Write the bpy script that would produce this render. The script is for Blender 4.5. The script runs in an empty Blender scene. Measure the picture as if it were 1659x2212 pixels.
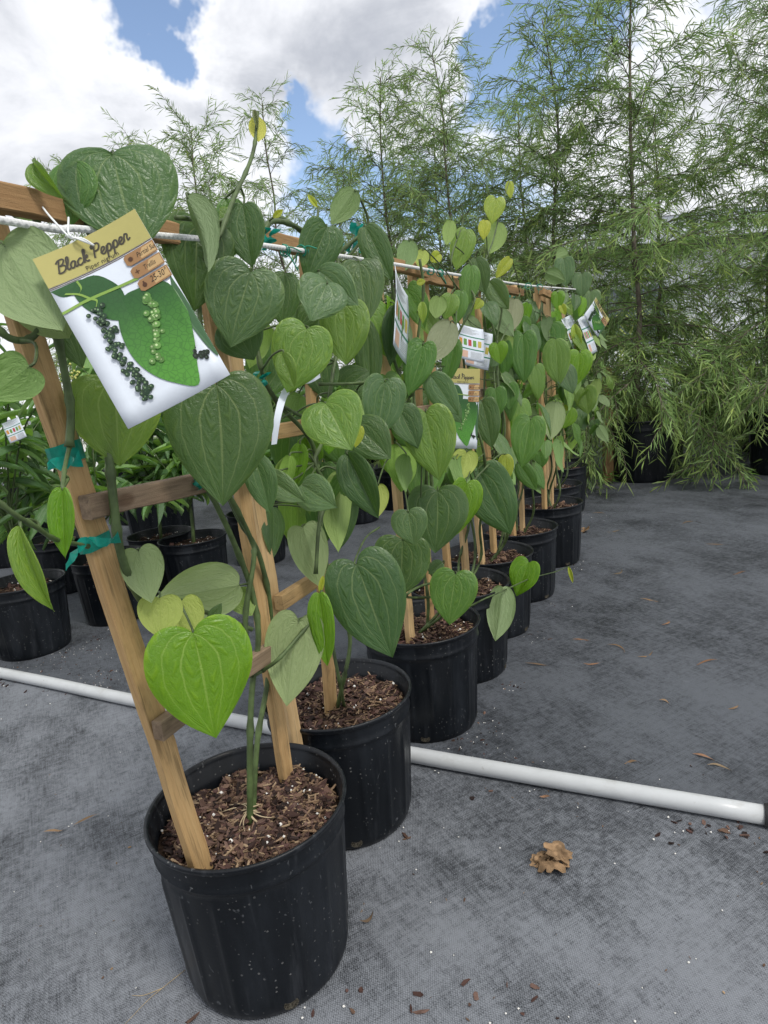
import bpy, bmesh, math, random
import numpy as np
from mathutils import Vector, Matrix
random.seed(7); rng = np.random.default_rng(7)
R_ = math.radians
scene = bpy.context.scene
COL = scene.collection

# ------------------------------------------------------------------ camera
F_PX, CXP, CYP = 1385.956, 829.5, 1106.0          # focal length and centre in picture units (1659 x 2212)
PITCH, ROLL, CAM_H = R_(11.5683), R_(-5.73575), 0.80886
fwd = Vector((0, math.cos(PITCH), -math.sin(PITCH)))
_r0 = Vector((1, 0, 0)); _u0 = _r0.cross(fwd)
CR = _r0 * math.cos(ROLL) + _u0 * math.sin(ROLL)
CU = -_r0 * math.sin(ROLL) + _u0 * math.cos(ROLL)
C0 = Vector((0, 0, CAM_H))
cam_data = bpy.data.cameras.new('camera'); cam = bpy.data.objects.new('camera', cam_data); COL.objects.link(cam)
cam_data.sensor_fit = 'HORIZONTAL'; cam_data.sensor_width = 36.0; cam_data.lens = 36.0 * F_PX / 1659.0
cam_data.clip_start = 0.02; cam_data.clip_end = 2000
m3 = Matrix((CR, CU, -fwd)).transposed().to_4x4(); m3.translation = C0
cam.matrix_world = m3
scene.camera = cam

# ------------------------------------------------------------------ world, sun, exposure
SUN_EL, SUN_AZ = R_(56), R_(140)                  # azimuth measured from +Y (ahead) towards +X
world = bpy.data.worlds.new('World'); scene.world = world; world.use_nodes = True
def ray(px, py):
    return (fwd * F_PX + CR * (px - CXP) - CU * (py - CYP))
def build_world():
    nt = world.node_tree; nt.nodes.clear(); N = nt.nodes.new; L = nt.links.new
    out = N('ShaderNodeOutputWorld')
    tc = N('ShaderNodeTexCoord')
    sky = N('ShaderNodeTexSky'); sky.sky_type = 'NISHITA'; sky.sun_disc = False
    sky.sun_elevation = SUN_EL; sky.sun_rotation = SUN_AZ; sky.air_density = 1.0; sky.dust_density = 0.4; sky.ozone_density = 2.0
    bg = N('ShaderNodeBackground'); bg.inputs['Strength'].default_value = 0.125
    hs = N('ShaderNodeHueSaturation'); hs.inputs['Saturation'].default_value = .92; hs.inputs['Value'].default_value = 1.0
    L(sky.outputs[0], hs.inputs['Color']); L(hs.outputs[0], bg.inputs[0])
    sep = N('ShaderNodeVectorMath'); sep.operation = 'NORMALIZE'; L(tc.outputs['Generated'], sep.inputs[0])
    D = sep.outputs[0]
    def math_(op, a, b=None, c=None, clamp=False):
        m = N('ShaderNodeMath'); m.operation = op; m.use_clamp = clamp
        for i, x in enumerate((a, b, c)):
            if x is None: continue
            if isinstance(x, (int, float)): m.inputs[i].default_value = x
            else: L(x, m.inputs[i])
        return m.outputs[0]
    def noise(scale, det, rough, off=(0, 0, 0), sq=(1, 1, 1.6), dist=0.0):
        mp = N('ShaderNodeMapping'); mp.inputs['Location'].default_value = off; mp.inputs['Scale'].default_value = sq
        L(D, mp.inputs['Vector'])
        n = N('ShaderNodeTexNoise'); n.inputs['Scale'].default_value = scale; n.inputs['Detail'].default_value = det
        n.inputs['Roughness'].default_value = rough; n.inputs['Distortion'].default_value = dist
        L(mp.outputs[0], n.inputs['Vector']); return n.outputs['Fac']
    warp = noise(9.0, 4, .6, (3, 1, 2))
    wn = N('ShaderNodeTexNoise'); wn.inputs['Scale'].default_value = 7.0; wn.inputs['Detail'].default_value = 5; wn.inputs['Roughness'].default_value = .62; L(D, wn.inputs['Vector'])
    w1 = N('ShaderNodeVectorMath'); w1.operation = 'SUBTRACT'; L(wn.outputs['Color'], w1.inputs[0]); w1.inputs[1].default_value = (.5, .5, .5)
    w2 = N('ShaderNodeVectorMath'); w2.operation = 'SCALE'; L(w1.outputs[0], w2.inputs[0]); w2.inputs['Scale'].default_value = .22
    w3 = N('ShaderNodeVectorMath'); w3.operation = 'ADD'; L(D, w3.inputs[0]); L(w2.outputs[0], w3.inputs[1])
    w4 = N('ShaderNodeVectorMath'); w4.operation = 'NORMALIZE'; L(w3.outputs[0], w4.inputs[0]); DW = w4.outputs[0]
    def blob(px, py, rad, amp):                    # a soft cap of sky round one direction
        d = ray(px, py).normalized()
        dp = N('ShaderNodeVectorMath'); dp.operation = 'DOT_PRODUCT'; L(DW, dp.inputs[0]); dp.inputs[1].default_value = d
        a = math_('ARCCOSINE', math_('MINIMUM', dp.outputs['Value'], 1.0))
        q = math_('DIVIDE', a, rad)
        g = math_('EXPONENT', math_('MULTIPLY', math_('MULTIPLY', q, q), -1.0))
        return math_('MULTIPLY', g, amp)
    dens = math_('MULTIPLY', math_('SUBTRACT', noise(3.1, 7, .6, (.4, 0.2, 0.1), dist=.3), .5), 1.15)
    dens = math_('ADD', dens, math_('MULTIPLY', math_('SUBTRACT', warp, .5), .42))
    dens = math_('ADD', dens, .30)
    for b in [(265, -10, .055, .50), (350, 40, .042, .45), (1120, 120, .075, .70), (1190, 60, .06, .5), (640, 275, .034, .55), (1010, 40, .025, .4), (700, 420, .13, .50), (1000, 480, .12, .42), (1230, 20, .04, .35)]:
        dens = math_('SUBTRACT', dens, blob(*b))
    for b in [(90, 150, .17, .3), (760, 120, .2, .25), (600, 330, .035, .2), (420, 190, .06, .22)]:
        dens = math_('ADD', dens, blob(*b))
    ramp = N('ShaderNodeMapRange'); ramp.interpolation_type = 'SMOOTHSTEP'
    ramp.inputs['From Min'].default_value = -0.06; ramp.inputs['From Max'].default_value = 0.22; L(dens, ramp.inputs['Value'])
    # cloud shade: bright edges, grey thick bellies
    thick = math_('ADD', math_('MULTIPLY', dens, .8), math_('MULTIPLY', math_('SUBTRACT', noise(5.0, 6, .6, (5, 2, 8), dist=.4), .5), 1.5))
    thick = math_('ADD', thick, blob(700, 150, .17, .36))
    thick = math_('SUBTRACT', thick, blob(120, 110, .16, .12))
    sh = N('ShaderNodeMapRange'); sh.interpolation_type = 'SMOOTHSTEP'
    sh.inputs['From Min'].default_value = 0.08; sh.inputs['From Max'].default_value = 1.0
    L(thick, sh.inputs['Value'])
    cr = N('ShaderNodeMix'); cr.data_type = 'RGBA'; L(sh.outputs[0], cr.inputs['Factor'])
    cr.inputs['A'].default_value = (.68, .69, .72, 1); cr.inputs['B'].default_value = (.31, .33, .375, 1)
    cl = N('ShaderNodeBackground'); L(cr.outputs['Result'], cl.inputs[0]); cl.inputs['Strength'].default_value = 1.0
    mx = N('ShaderNodeMixShader'); L(ramp.outputs[0], mx.inputs[0]); L(bg.outputs[0], mx.inputs[1]); L(cl.outputs[0], mx.inputs[2])
    L(mx.outputs[0], out.inputs[0])
build_world(); world.cycles.sampling_method = 'MANUAL'; world.cycles.sample_map_resolution = 256
sun_d = bpy.data.lights.new('sun', 'SUN'); sun = bpy.data.objects.new('sun', sun_d); COL.objects.link(sun)
sun_d.energy = 1.5; sun_d.angle = R_(16); sun_d.color = (1.0, .955, .88)
sd = Vector((math.sin(SUN_AZ) * math.cos(SUN_EL), math.cos(SUN_AZ) * math.cos(SUN_EL), math.sin(SUN_EL)))
sun.rotation_euler = sd.to_track_quat('Z', 'Y').to_euler(); sun.location = (0, 0, 10)
vs = scene.view_settings; vs.view_transform = 'Standard'; vs.look = 'None'; vs.exposure = 0.66; vs.gamma = 1.0; vs.use_curve_mapping = False
scene.cycles.max_bounces = 5; scene.cycles.diffuse_bounces = 3; scene.cycles.glossy_bounces = 2; scene.cycles.transmission_bounces = 3; scene.cycles.use_denoising = True; scene.cycles.use_adaptive_sampling = True; scene.cycles.adaptive_threshold = 0.02

# ------------------------------------------------------------------ places
ROWA = Vector((-.232, .811, 0)); ROWU = Vector((.45604, .88996, 0)); ROWN = Vector((.88996, -.45604, 0))
UP = Vector((0, 0, 1))
def row_pt(s, z, off=0.0): return ROWA + ROWU * s + ROWN * off + UP * z
def at_row(px, py, off=0.0):                       # picture direction met with the pepper row's upright plane
    d = ray(px, py)
    t = ((ROWA - C0).dot(ROWN) + off) / d.dot(ROWN)
    zc = (d * t).dot(fwd)
    if t <= 0 or zc > 3.75: t = 3.75 / F_PX
    return C0 + d * t
def at_ground(px, py, z=0.0):
    d = ray(px, py); return C0 + d * ((z - CAM_H) / d.z)
def at_depth(px, py, dep): return C0 + ray(px, py) * (dep / F_PX)
def s_of(P): return (P - ROWA).dot(ROWU)

# ------------------------------------------------------------------ material helpers
class NT:
    def __init__(self, name):
        self.m = bpy.data.materials.new(name); self.m.use_nodes = True
        self.t = self.m.node_tree; self.t.nodes.clear()
        self.out = self.n('ShaderNodeOutputMaterial')
    def n(self, k, **kw):
        x = self.t.nodes.new(k)
        for a, b in kw.items(): setattr(x, a, b)
        return x
    def l(self, a, b): self.t.links.new(a, b)
    def put(self, sock, v):
        if isinstance(v, (int, float)): sock.default_value = v
        elif isinstance(v, (tuple, list)):
            sock.default_value = (*v, 1) if len(v) == 3 and sock.type == 'RGBA' else v
        else: self.l(v, sock)
    def math(self, op, a, b=None, c=None, clamp=False):
        m = self.n('ShaderNodeMath', operation=op, use_clamp=clamp)
        for i, x in enumerate((a, b, c)):
            if x is not None: self.put(m.inputs[i], x)
        return m.outputs[0]
    def mix(self, f, a, b, mode='MIX'):
        m = self.n('ShaderNodeMix', data_type='RGBA', blend_type=mode)
        self.put(m.inputs['Factor'], f); self.put(m.inputs['A'], a); self.put(m.inputs['B'], b)
        return m.outputs['Result']
    def noise(self, vec, scale, det=4, rough=.55, dist=0.0):
        m = self.n('ShaderNodeTexNoise'); self.put(m.inputs['Scale'], scale); m.inputs['Detail'].default_value = det
        m.inputs['Roughness'].default_value = rough; m.inputs['Distortion'].default_value = dist
        if vec is not None: self.l(vec, m.inputs['Vector'])
        return m.outputs['Fac']
    def map(self, vec, scale=(1, 1, 1), rot=(0, 0, 0), loc=(0, 0, 0)):
        m = self.n('ShaderNodeMapping'); m.inputs['Scale'].default_value = scale; m.inputs['Rotation'].default_value = rot
        m.inputs['Location'].default_value = loc; self.l(vec, m.inputs['Vector']); return m.outputs[0]
    def rng(self, v, a, b, c=0.0, d=1.0, smooth=True):
        m = self.n('ShaderNodeMapRange'); m.interpolation_type = 'SMOOTHSTEP' if smooth else 'LINEAR'
        for k, x in zip(('From Min', 'From Max', 'To Min', 'To Max'), (a, b, c, d)): m.inputs[k].default_value = x
        self.put(m.inputs['Value'], v); return m.outputs[0]
    def obj(self): return self.n('ShaderNodeTexCoord').outputs['Object']
    def bump(self, h, strength=.5, dist=.002):
        b = self.n('ShaderNodeBump'); b.inputs['Strength'].default_value = strength; b.inputs['Distance'].default_value = dist
        self.l(h, b.inputs['Height']); return b.outputs[0]
    def bsdf(self, col, rough=.5, normal=None, spec=.5, trans=None, transw=.25, alpha=None):
        p = self.n('ShaderNodeBsdfPrincipled'); self.put(p.inputs['Base Color'], col); self.put(p.inputs['Roughness'], rough)
        p.inputs['Specular IOR Level'].default_value = spec
        if normal is not None: self.l(normal, p.inputs['Normal'])
        o = p.outputs[0]
        if trans is not None:
            t = self.n('ShaderNodeBsdfTranslucent'); self.put(t.inputs['Color'], trans)
            if normal is not None: self.l(normal, t.inputs['Normal'])
            mx = self.n('ShaderNodeMixShader'); mx.inputs[0].default_value = transw
            self.l(o, mx.inputs[1]); self.l(t.outputs[0], mx.inputs[2]); o = mx.outputs[0]
        self.l(o, self.out.inputs['Surface']); return self.m
    def attr(self, name):
        a = self.n('ShaderNodeAttribute'); a.attribute_name = name; return a.outputs['Color']
def plain(name, col, rough=.5, spec=.4, var=.12, scale=60, bump=0.0):
    t = NT(name); o = t.obj(); n = t.noise(o, scale, 4)
    c = t.mix(t.rng(n, .3, .7), tuple(x * (1 - var) for x in col), tuple(min(1, x * (1 + var)) for x in col))
    return t.bsdf(c, rough, t.bump(n, bump, .001) if bump else None, spec)

# leaf: colour from the object, veins and quilting from the leaf's own (u, t) grid
def leaf_material():
    t = NT('pepper_leaf'); uv = t.n('ShaderNodeUVMap'); uv.uv_map = 'leaf'
    sep = t.n('ShaderNodeSeparateXYZ'); t.l(uv.outputs[0], sep.inputs[0])
    su = t.math('SUBTRACT', t.math('MULTIPLY', sep.outputs[0], 2), 1); a = t.math('ABSOLUTE', su); tt = sep.outputs[1]
    oi = t.n('ShaderNodeObjectInfo'); o = t.obj()
    wob = t.math('MULTIPLY', t.math('SUBTRACT', t.noise(t.map(o, (1, 1, 0)), 6, 2), .5), .10)
    aw = t.math('ADD', a, t.math('MULTIPLY', wob, t.rng(a, 0, .2)))
    def line(c, w):
        d = t.math('ABSOLUTE', t.math('SUBTRACT', aw, c)); return t.rng(d, w * .35, w, 1, 0)
    thin = t.rng(tt, 0, .9, 1.0, .55)
    v = t.math('MAXIMUM', line(0, .034), t.math('MAXIMUM', t.math('MULTIPLY', line(.36, .026), .9), t.math('MULTIPLY', line(.70, .022), .7)))
    v = t.math('MULTIPLY', v, thin)
    # lanes between main veins
    lane = t.math('PINGPONG', t.math('DIVIDE', aw, .35), .5)
    cv = t.n('ShaderNodeCombineXYZ'); t.l(t.math('MULTIPLY', t.math('ADD', aw, t.math('MULTIPLY', t.math('SIGN', su), 2.0)), 4.2), cv.inputs[0])
    t.l(t.math('SUBTRACT', t.math('MULTIPLY', tt, 12.0), t.math('MULTIPLY', lane, 2.2)), cv.inputs[1]); t.l(t.math('MULTIPLY', oi.outputs['Random'], 9), cv.inputs[2])
    qv = t.n('ShaderNodeTexVoronoi'); qv.feature = 'DISTANCE_TO_EDGE'; qv.inputs['Scale'].default_value = 1.0; qv.inputs['Randomness'].default_value = .85; t.l(cv.outputs[0], qv.inputs['Vector'])
    w = t.rng(qv.outputs['Distance'], 0, .42)
    sec = t.math('MULTIPLY', t.rng(qv.outputs['Distance'], 0, .06, 1, 0), .22)
    vein = t.math('MAXIMUM', v, t.math('MULTIPLY', sec, .5))
    vor = t.n('ShaderNodeTexVoronoi'); vor.feature = 'DISTANCE_TO_EDGE'; vor.inputs['Scale'].default_value = 26
    t.l(t.map(o, (1, 1, 0)), vor.inputs['Vector'])
    cell = t.rng(vor.outputs['Distance'], 0, .12)
    quilt = t.math('MULTIPLY', w, t.rng(lane, 0, .30, .25, 1.0))
    h = t.math('ADD', t.math('MULTIPLY', quilt, .8), t.math('MULTIPLY', cell, .16))
    h = t.math('SUBTRACT', h, t.math('MULTIPLY', v, .25))
    back = t.n('ShaderNodeNewGeometry').outputs['Backfacing']
    base = oi.outputs['Color']
    mott = t.noise(o, 3.5, 4, .6)
    c = t.mix(t.rng(mott, .3, .7, 0, .55), base, t.mix(1.0, base, (.58, .74, .60), 'MULTIPLY'))
    c = t.mix(t.math('MULTIPLY', t.rng(a, .90, .99), .35), c, t.mix(1.0, base, (1.8, 1.5, 1.2), 'MULTIPLY'))
    c = t.mix(t.math('MULTIPLY', t.rng(quilt, .1, 1.0), .42), c, t.mix(1.0, c, (1.75, 1.45, 1.0), 'MULTIPLY'))
    pale = t.mix(.45, t.mix(1.0, base, (1.9, 1.7, 1.6), 'MULTIPLY'), (.42, .46, .20))
    c = t.mix(t.math('MULTIPLY', vein, .62), c, pale)
    blem = t.rng(t.noise(t.map(o, (1, 1, 0), loc=(3, 1, 0)), 9, 3, .6), .79, .81)
    c = t.mix(t.math('MULTIPLY', blem, .5), c, (.16, .13, .06))
    under = t.mix(.30, t.mix(1.0, base, (1.7, 1.5, 1.6), 'MULTIPLY'), (.30, .36, .20))
    under = t.mix(t.math('MULTIPLY', t.math('MAXIMUM', vein, t.math('MULTIPLY', t.rng(vor.outputs['Distance'], 0, .035, 1, 0), .35)), .4), under, t.mix(1.0, base, (.85, .9, .75), 'MULTIPLY'))
    col = t.mix(back, c, under)
    rough = t.math('ADD', .37, t.math('MULTIPLY', back, .3))
    trn = t.mix(1.0, base, (1.9, 2.0, .55), 'MULTIPLY')
    return t.bsdf(col, rough, t.bump(h, .36, .0030), .45, trn, .26)
M = {}
M['leaf'] = leaf_material()

def wood_material(name, c1, c2, dirt=.35):
    t = NT(name); o = t.obj(); oi = t.n('ShaderNodeObjectInfo').outputs['Random']
    off = t.n('ShaderNodeCombineXYZ'); t.l(t.math('MULTIPLY', oi, 7), off.inputs[0]); t.l(t.math('MULTIPLY', oi, 3), off.inputs[1]); t.l(t.math('MULTIPLY', oi, 11), off.inputs[2])
    va = t.n('ShaderNodeVectorMath', operation='ADD'); t.l(o, va.inputs[0]); t.l(off.outputs[0], va.inputs[1]); o = va.outputs[0]
    g = t.noise(t.map(o, (1, 1, .04)), 190, 5, .65, .2); g2 = t.noise(t.map(o, (1, 1, .07)), 55, 4, .6, .6)
    f = t.noise(o, 900, 2)
    c = t.mix(t.rng(t.math('ADD', t.math('MULTIPLY', g, .6), t.math('MULTIPLY', g2, .4)), .32, .68), c1, c2)
    c = t.mix(t.math('MULTIPLY', t.rng(g, .52, .68), .6), c, tuple(x * .35 for x in c1))
    d = t.rng(t.noise(t.map(o, (1, 1, .4)), 22, 5, .7), .5, .75)
    c = t.mix(t.math('MULTIPLY', d, dirt), c, (.05, .035, .02))
    kv = t.n('ShaderNodeTexVoronoi'); kv.inputs['Scale'].default_value = 9; t.l(t.map(o, (1, 1, .6)), kv.inputs['Vector'])
    c = t.mix(t.rng(kv.outputs['Distance'], .05, .09, .6, 0), c, (.07, .035, .015))
    h = t.math('ADD', g, t.math('MULTIPLY', f, .3))
    return t.bsdf(c, .78, t.bump(h, .6, .0018), .25)
M['wood'] = wood_material('weathered_pine', (.36, .22, .095), (.56, .38, .18), .5)
M['wood_pale'] = wood_material('pale_pine', (.50, .335, .16), (.66, .47, .25), .2)
M['wood_mid'] = wood_material('brown_pine', (.25, .145, .065), (.43, .27, .13), .45)
M['wood_dark'] = wood_material('dark_rung_wood', (.15, .105, .07), (.30, .22, .145), .6)

def pot_material():
    t = NT('black_nursery_plastic'); o = t.obj()
    n = t.noise(t.map(o, (1, 1, .25)), 14, 6, .65); d = t.rng(n, .42, .8)
    sp = t.n('ShaderNodeTexVoronoi'); sp.inputs['Scale'].default_value = 150; t.l(o, sp.inputs['Vector'])
    sepc = t.n('ShaderNodeSeparateColor'); t.l(sp.outputs['Color'], sepc.inputs[0])
    keep = t.rng(sepc.outputs[0], .45, .47); size = t.math('MULTIPLY', sepc.outputs[1], .26)
    dot = t.math('MULTIPLY', t.math('LESS_THAN', sp.outputs['Distance'], size), keep)
    streak = t.rng(t.noise(t.map(o, (1, 1, .08)), 60, 4, .6), .55, .8)
    scr = t.rng(t.noise(t.map(o, (1, 1, .5), rot=(.5, .3, 0)), 40, 2, .5, 3.0), .70, .74)
    c = t.mix(t.math('MULTIPLY', d, .55), (.0030, .0044, .0066), (.019, .024, .032))
    c = t.mix(t.math('MULTIPLY', streak, .42), c, (.055, .06, .07))
    c = t.mix(t.math('MULTIPLY', scr, .3), c, (.16, .17, .18))
    c = t.mix(t.math('MULTIPLY', dot, t.rng(t.noise(o, 8, 2), 0.35, .7, .02, .24)), c, (.5, .5, .48))
    r = t.math('ADD', .34, t.math('MULTIPLY', d, .3))
    return t.bsdf(c, r, t.bump(t.noise(o, 160, 3), .12, .001), .34)
M['pot'] = pot_material()

def ground_material(name, base_lo, base_hi):
    t = NT(name); o = t.obj()
    a = t.map(o, (1, 1, 1), (0, 0, R_(-27)))                   # yarns run with the pipe and across it
    sx = t.n('ShaderNodeSeparateXYZ'); t.l(a, sx.inputs[0]); x, y = sx.outputs[0], sx.outputs[1]
    wn = t.math('MULTIPLY', t.noise(a, 30, 3), .01)
    wx = t.math('SINE', t.math('MULTIPLY', t.math('ADD', x, wn), 6.2832 / .0034)); wy = t.math('SINE', t.math('MULTIPLY', t.math('ADD', y, wn), 6.2832 / .0058))
    weave = t.math('MULTIPLY', wx, wy)
    yarn = t.noise(t.map(a, (1, .03, 1)), 520, 3, .7); yarn2 = t.noise(t.map(a, (.03, 1, 1)), 430, 3, .7)
    big = t.noise(a, 1.7, 5, .6); mid = t.noise(t.map(a, (1.0, .5, 1)), 9, 6, .68); fine = t.noise(a, 70, 4, .72); grit = t.noise(a, 420, 3, .75)
    lev = t.math('ADD', t.math('SUBTRACT', t.math('MULTIPLY', big, 1.1), .175), t.math('MULTIPLY', mid, .8))
    lev = t.math('ADD', lev, t.math('SUBTRACT', t.math('MULTIPLY', fine, .75), .165))
    lev = t.math('ADD', lev, t.math('SUBTRACT', t.math('MULTIPLY', t.math('ADD', yarn, yarn2), .60), .30))
    lev = t.math('ADD', lev, t.math('SUBTRACT', t.math('MULTIPLY', grit, .7), .18))
    lev = t.math('ADD', lev, t.math('MULTIPLY', weave, .10))
    c = t.mix(t.rng(lev, 1.02, 1.68), base_lo, base_hi)
    blot = t.math('MULTIPLY', t.rng(t.noise(t.map(a, (1, 1, 1), loc=(4, 2, 0)), 26, 5, .7), .60, .70), .55)
    c = t.mix(blot, c, (.045, .05, .058))
    scuff = t.rng(t.noise(t.map(a, (2.2, .5, 1), (0, 0, .9)), 5, 5, .7), .66, .8)
    c = t.mix(t.math('MULTIPLY', scuff, .4), c, (.40, .42, .45))
    h = t.math('ADD', t.math('MULTIPLY', weave, .5), t.math('ADD', t.math('MULTIPLY', fine, .8), t.math('MULTIPLY', mid, 3.0)))
    return t.bsdf(c, .62, t.bump(h, .55, .0016), .35)
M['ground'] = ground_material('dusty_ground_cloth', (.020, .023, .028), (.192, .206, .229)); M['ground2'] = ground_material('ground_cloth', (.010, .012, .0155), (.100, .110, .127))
def vcol_material(name, rough=.85, spec=.2, trans=0.0, bump=0):
    t = NT(name); c = t.attr('tint'); n = t.noise(t.obj(), 140, 3)
    c2 = t.mix(t.rng(n, .3, .7, 0, .35), c, t.mix(1.0, c, (.55, .55, .55), 'MULTIPLY'))
    return t.bsdf(c2, rough, t.bump(n, .4, .001) if bump else None, spec, c if trans else None, trans)
M['chips'] = vcol_material('bark_and_litter', .85, .2, 0, 1)
M['needle'] = vcol_material('feathery_leaf', .45, .35, .45)
M['soil'] = plain('dark_potting_mix', (.032, .02, .014), .95, .1, .5, 220, .9)
M['perlite'] = plain('perlite', (.72, .71, .67), .9, .2, .08, 300)
M['stem'] = plain('green_vine_stem', (.072, .108, .038), .5, .35, .35, 45, .3)
M['stem_brown'] = plain('brown_vine_stem', (.10, .072, .04), .6, .3, .35, 60, .4)
M['bark'] = plain('tree_bark', (.135, .115, .092), .9, .2, .35, 30, .8)
M['pvc'] = None
def pvc():
    t = NT('white_pvc'); o = t.obj(); n = t.noise(o, 9, 5, .65); n2 = t.noise(o, 60, 4, .7)
    c = t.mix(t.rng(n, .4, .75, 0, .6), (.50, .52, .53), (.40, .415, .42)); c = t.mix(t.rng(n2, .62, .76, 0, .5), c, (.24, .22, .19)); c = t.mix(t.rng(t.noise(t.map(o, (1, 1, 3)), 22, 5, .7), .55, .8, 0, .4), c, (.30, .29, .26))
    return t.bsdf(c, .38, t.bump(n2, .08, .001), .5)
M['pvc'] = pvc()
def rope_mat():
    t = NT('white_braided_rope'); uv = t.n('ShaderNodeUVMap'); uv.uv_map = 'leaf'; s = t.n('ShaderNodeSeparateXYZ'); t.l(uv.outputs[0], s.inputs[0])
    a = t.math('SINE', t.math('ADD', t.math('MULTIPLY', s.outputs[0], 6.2832 * 3), t.math('MULTIPLY', s.outputs[1], 900)))
    b = t.math('SINE', t.math('SUBTRACT', t.math('MULTIPLY', s.outputs[0], 6.2832 * 3), t.math('MULTIPLY', s.outputs[1], 900)))
    h = t.math('MAXIMUM', a, b); n = t.noise(t.obj(), 40, 4)
    c = t.mix(t.rng(h, -.2, .8), (.60, .61, .60), (.80, .81, .80)); c = t.mix(t.rng(n, .5, .75, 0, .35), c, (.4, .4, .36))
    return t.bsdf(c, .8, t.bump(h, .35, .0008), .2)
M['rope'] = rope_mat()
def tape_mat():
    t = NT('teal_plastic_tape'); n = t.noise(t.obj(), 120, 3)
    c = t.mix(t.rng(n, .35, .7), (.004, .20, .145), (.01, .30, .225))
    return t.bsdf(c, .28, t.bump(n, .25, .001), .5, (.02, .5, .38), .3)
M['tape'] = tape_mat()
M['tie'] = plain('green_tie_wire', (.01, .22, .14), .35, .5, .1)
M['deadleaf'] = plain('dry_brown_leaf', (.23, .15, .085), .85, .2, .45, 60, .8)
M['thread'] = plain('white_thread', (.75, .78, .78), .8, .2)

# ------------------------------------------------------------------ mesh helpers
def mesh(name, V, Fc, smooth=True, uv=None, tint=None):
    me = bpy.data.meshes.new(name)
    me.from_pydata([tuple(v) for v in V] if not isinstance(V, np.ndarray) else V.tolist(), [], Fc if isinstance(Fc, list) else Fc.tolist())
    if smooth: me.polygons.foreach_set('use_smooth', np.ones(len(me.polygons), dtype=bool))
    if uv is not None:
        l = me.uv_layers.new(name='leaf'); idx = np.empty(len(me.loops), dtype=np.int32); me.loops.foreach_get('vertex_index', idx)
        l.data.foreach_set('uv', np.asarray(uv, dtype=np.float32)[idx].ravel())
    if tint is not None:
        a = me.color_attributes.new('tint', 'FLOAT_COLOR', 'POINT')
        t4 = np.ones((len(V), 4), dtype=np.float32); t4[:, :3] = tint; a.data.foreach_set('color', t4.ravel())
    me.update(); return me
def put(name, me, mat, parent=None, Mx=None, kind=None):
    o = bpy.data.objects.new(name, me); COL.objects.link(o)
    if me is not None and mat is not None and len(me.materials) == 0: me.materials.append(mat)
    Mx = Mx or Matrix.Identity(4)
    if parent is not None:
        o.parent = parent; o.matrix_basis = WORLDM[parent.name].inverted() @ Mx
    else: o.matrix_basis = Mx
    WORLDM[o.name] = Mx.copy()
    if kind: o['kind'] = kind
    return o
WORLDM = {}
def tag(o, label, cat, group=None):
    o['label'] = label; o['category'] = cat
    if group: o['group'] = group
    return o
def thing(name, label, cat, loc, group=None):
    o = bpy.data.objects.new(name, None); COL.objects.link(o); o.empty_display_size = .05
    o.matrix_basis = Matrix.Translation(loc); WORLDM[o.name] = o.matrix_basis.copy()
    return tag(o, label, cat, group)
def spline(pts, n):                                  # Catmull-Rom through points
    P = [Vector(p) for p in pts]
    if len(P) == 2: return [P[0].lerp(P[1], i / n) for i in range(n + 1)]
    Q = [P[0] * 2 - P[1]] + P + [P[-1] * 2 - P[-2]]; out = []
    for i in range(1, len(Q) - 2):
        a, b, c, d = Q[i - 1:i + 3]
        for k in range(n):
            t = k / n
            out.append(.5 * ((2 * b) + (c - a) * t + (2 * a - 5 * b + 4 * c - d) * t * t + (3 * b - a - 3 * c + d) * t ** 3))
    out.append(P[-1].copy()); return out
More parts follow.
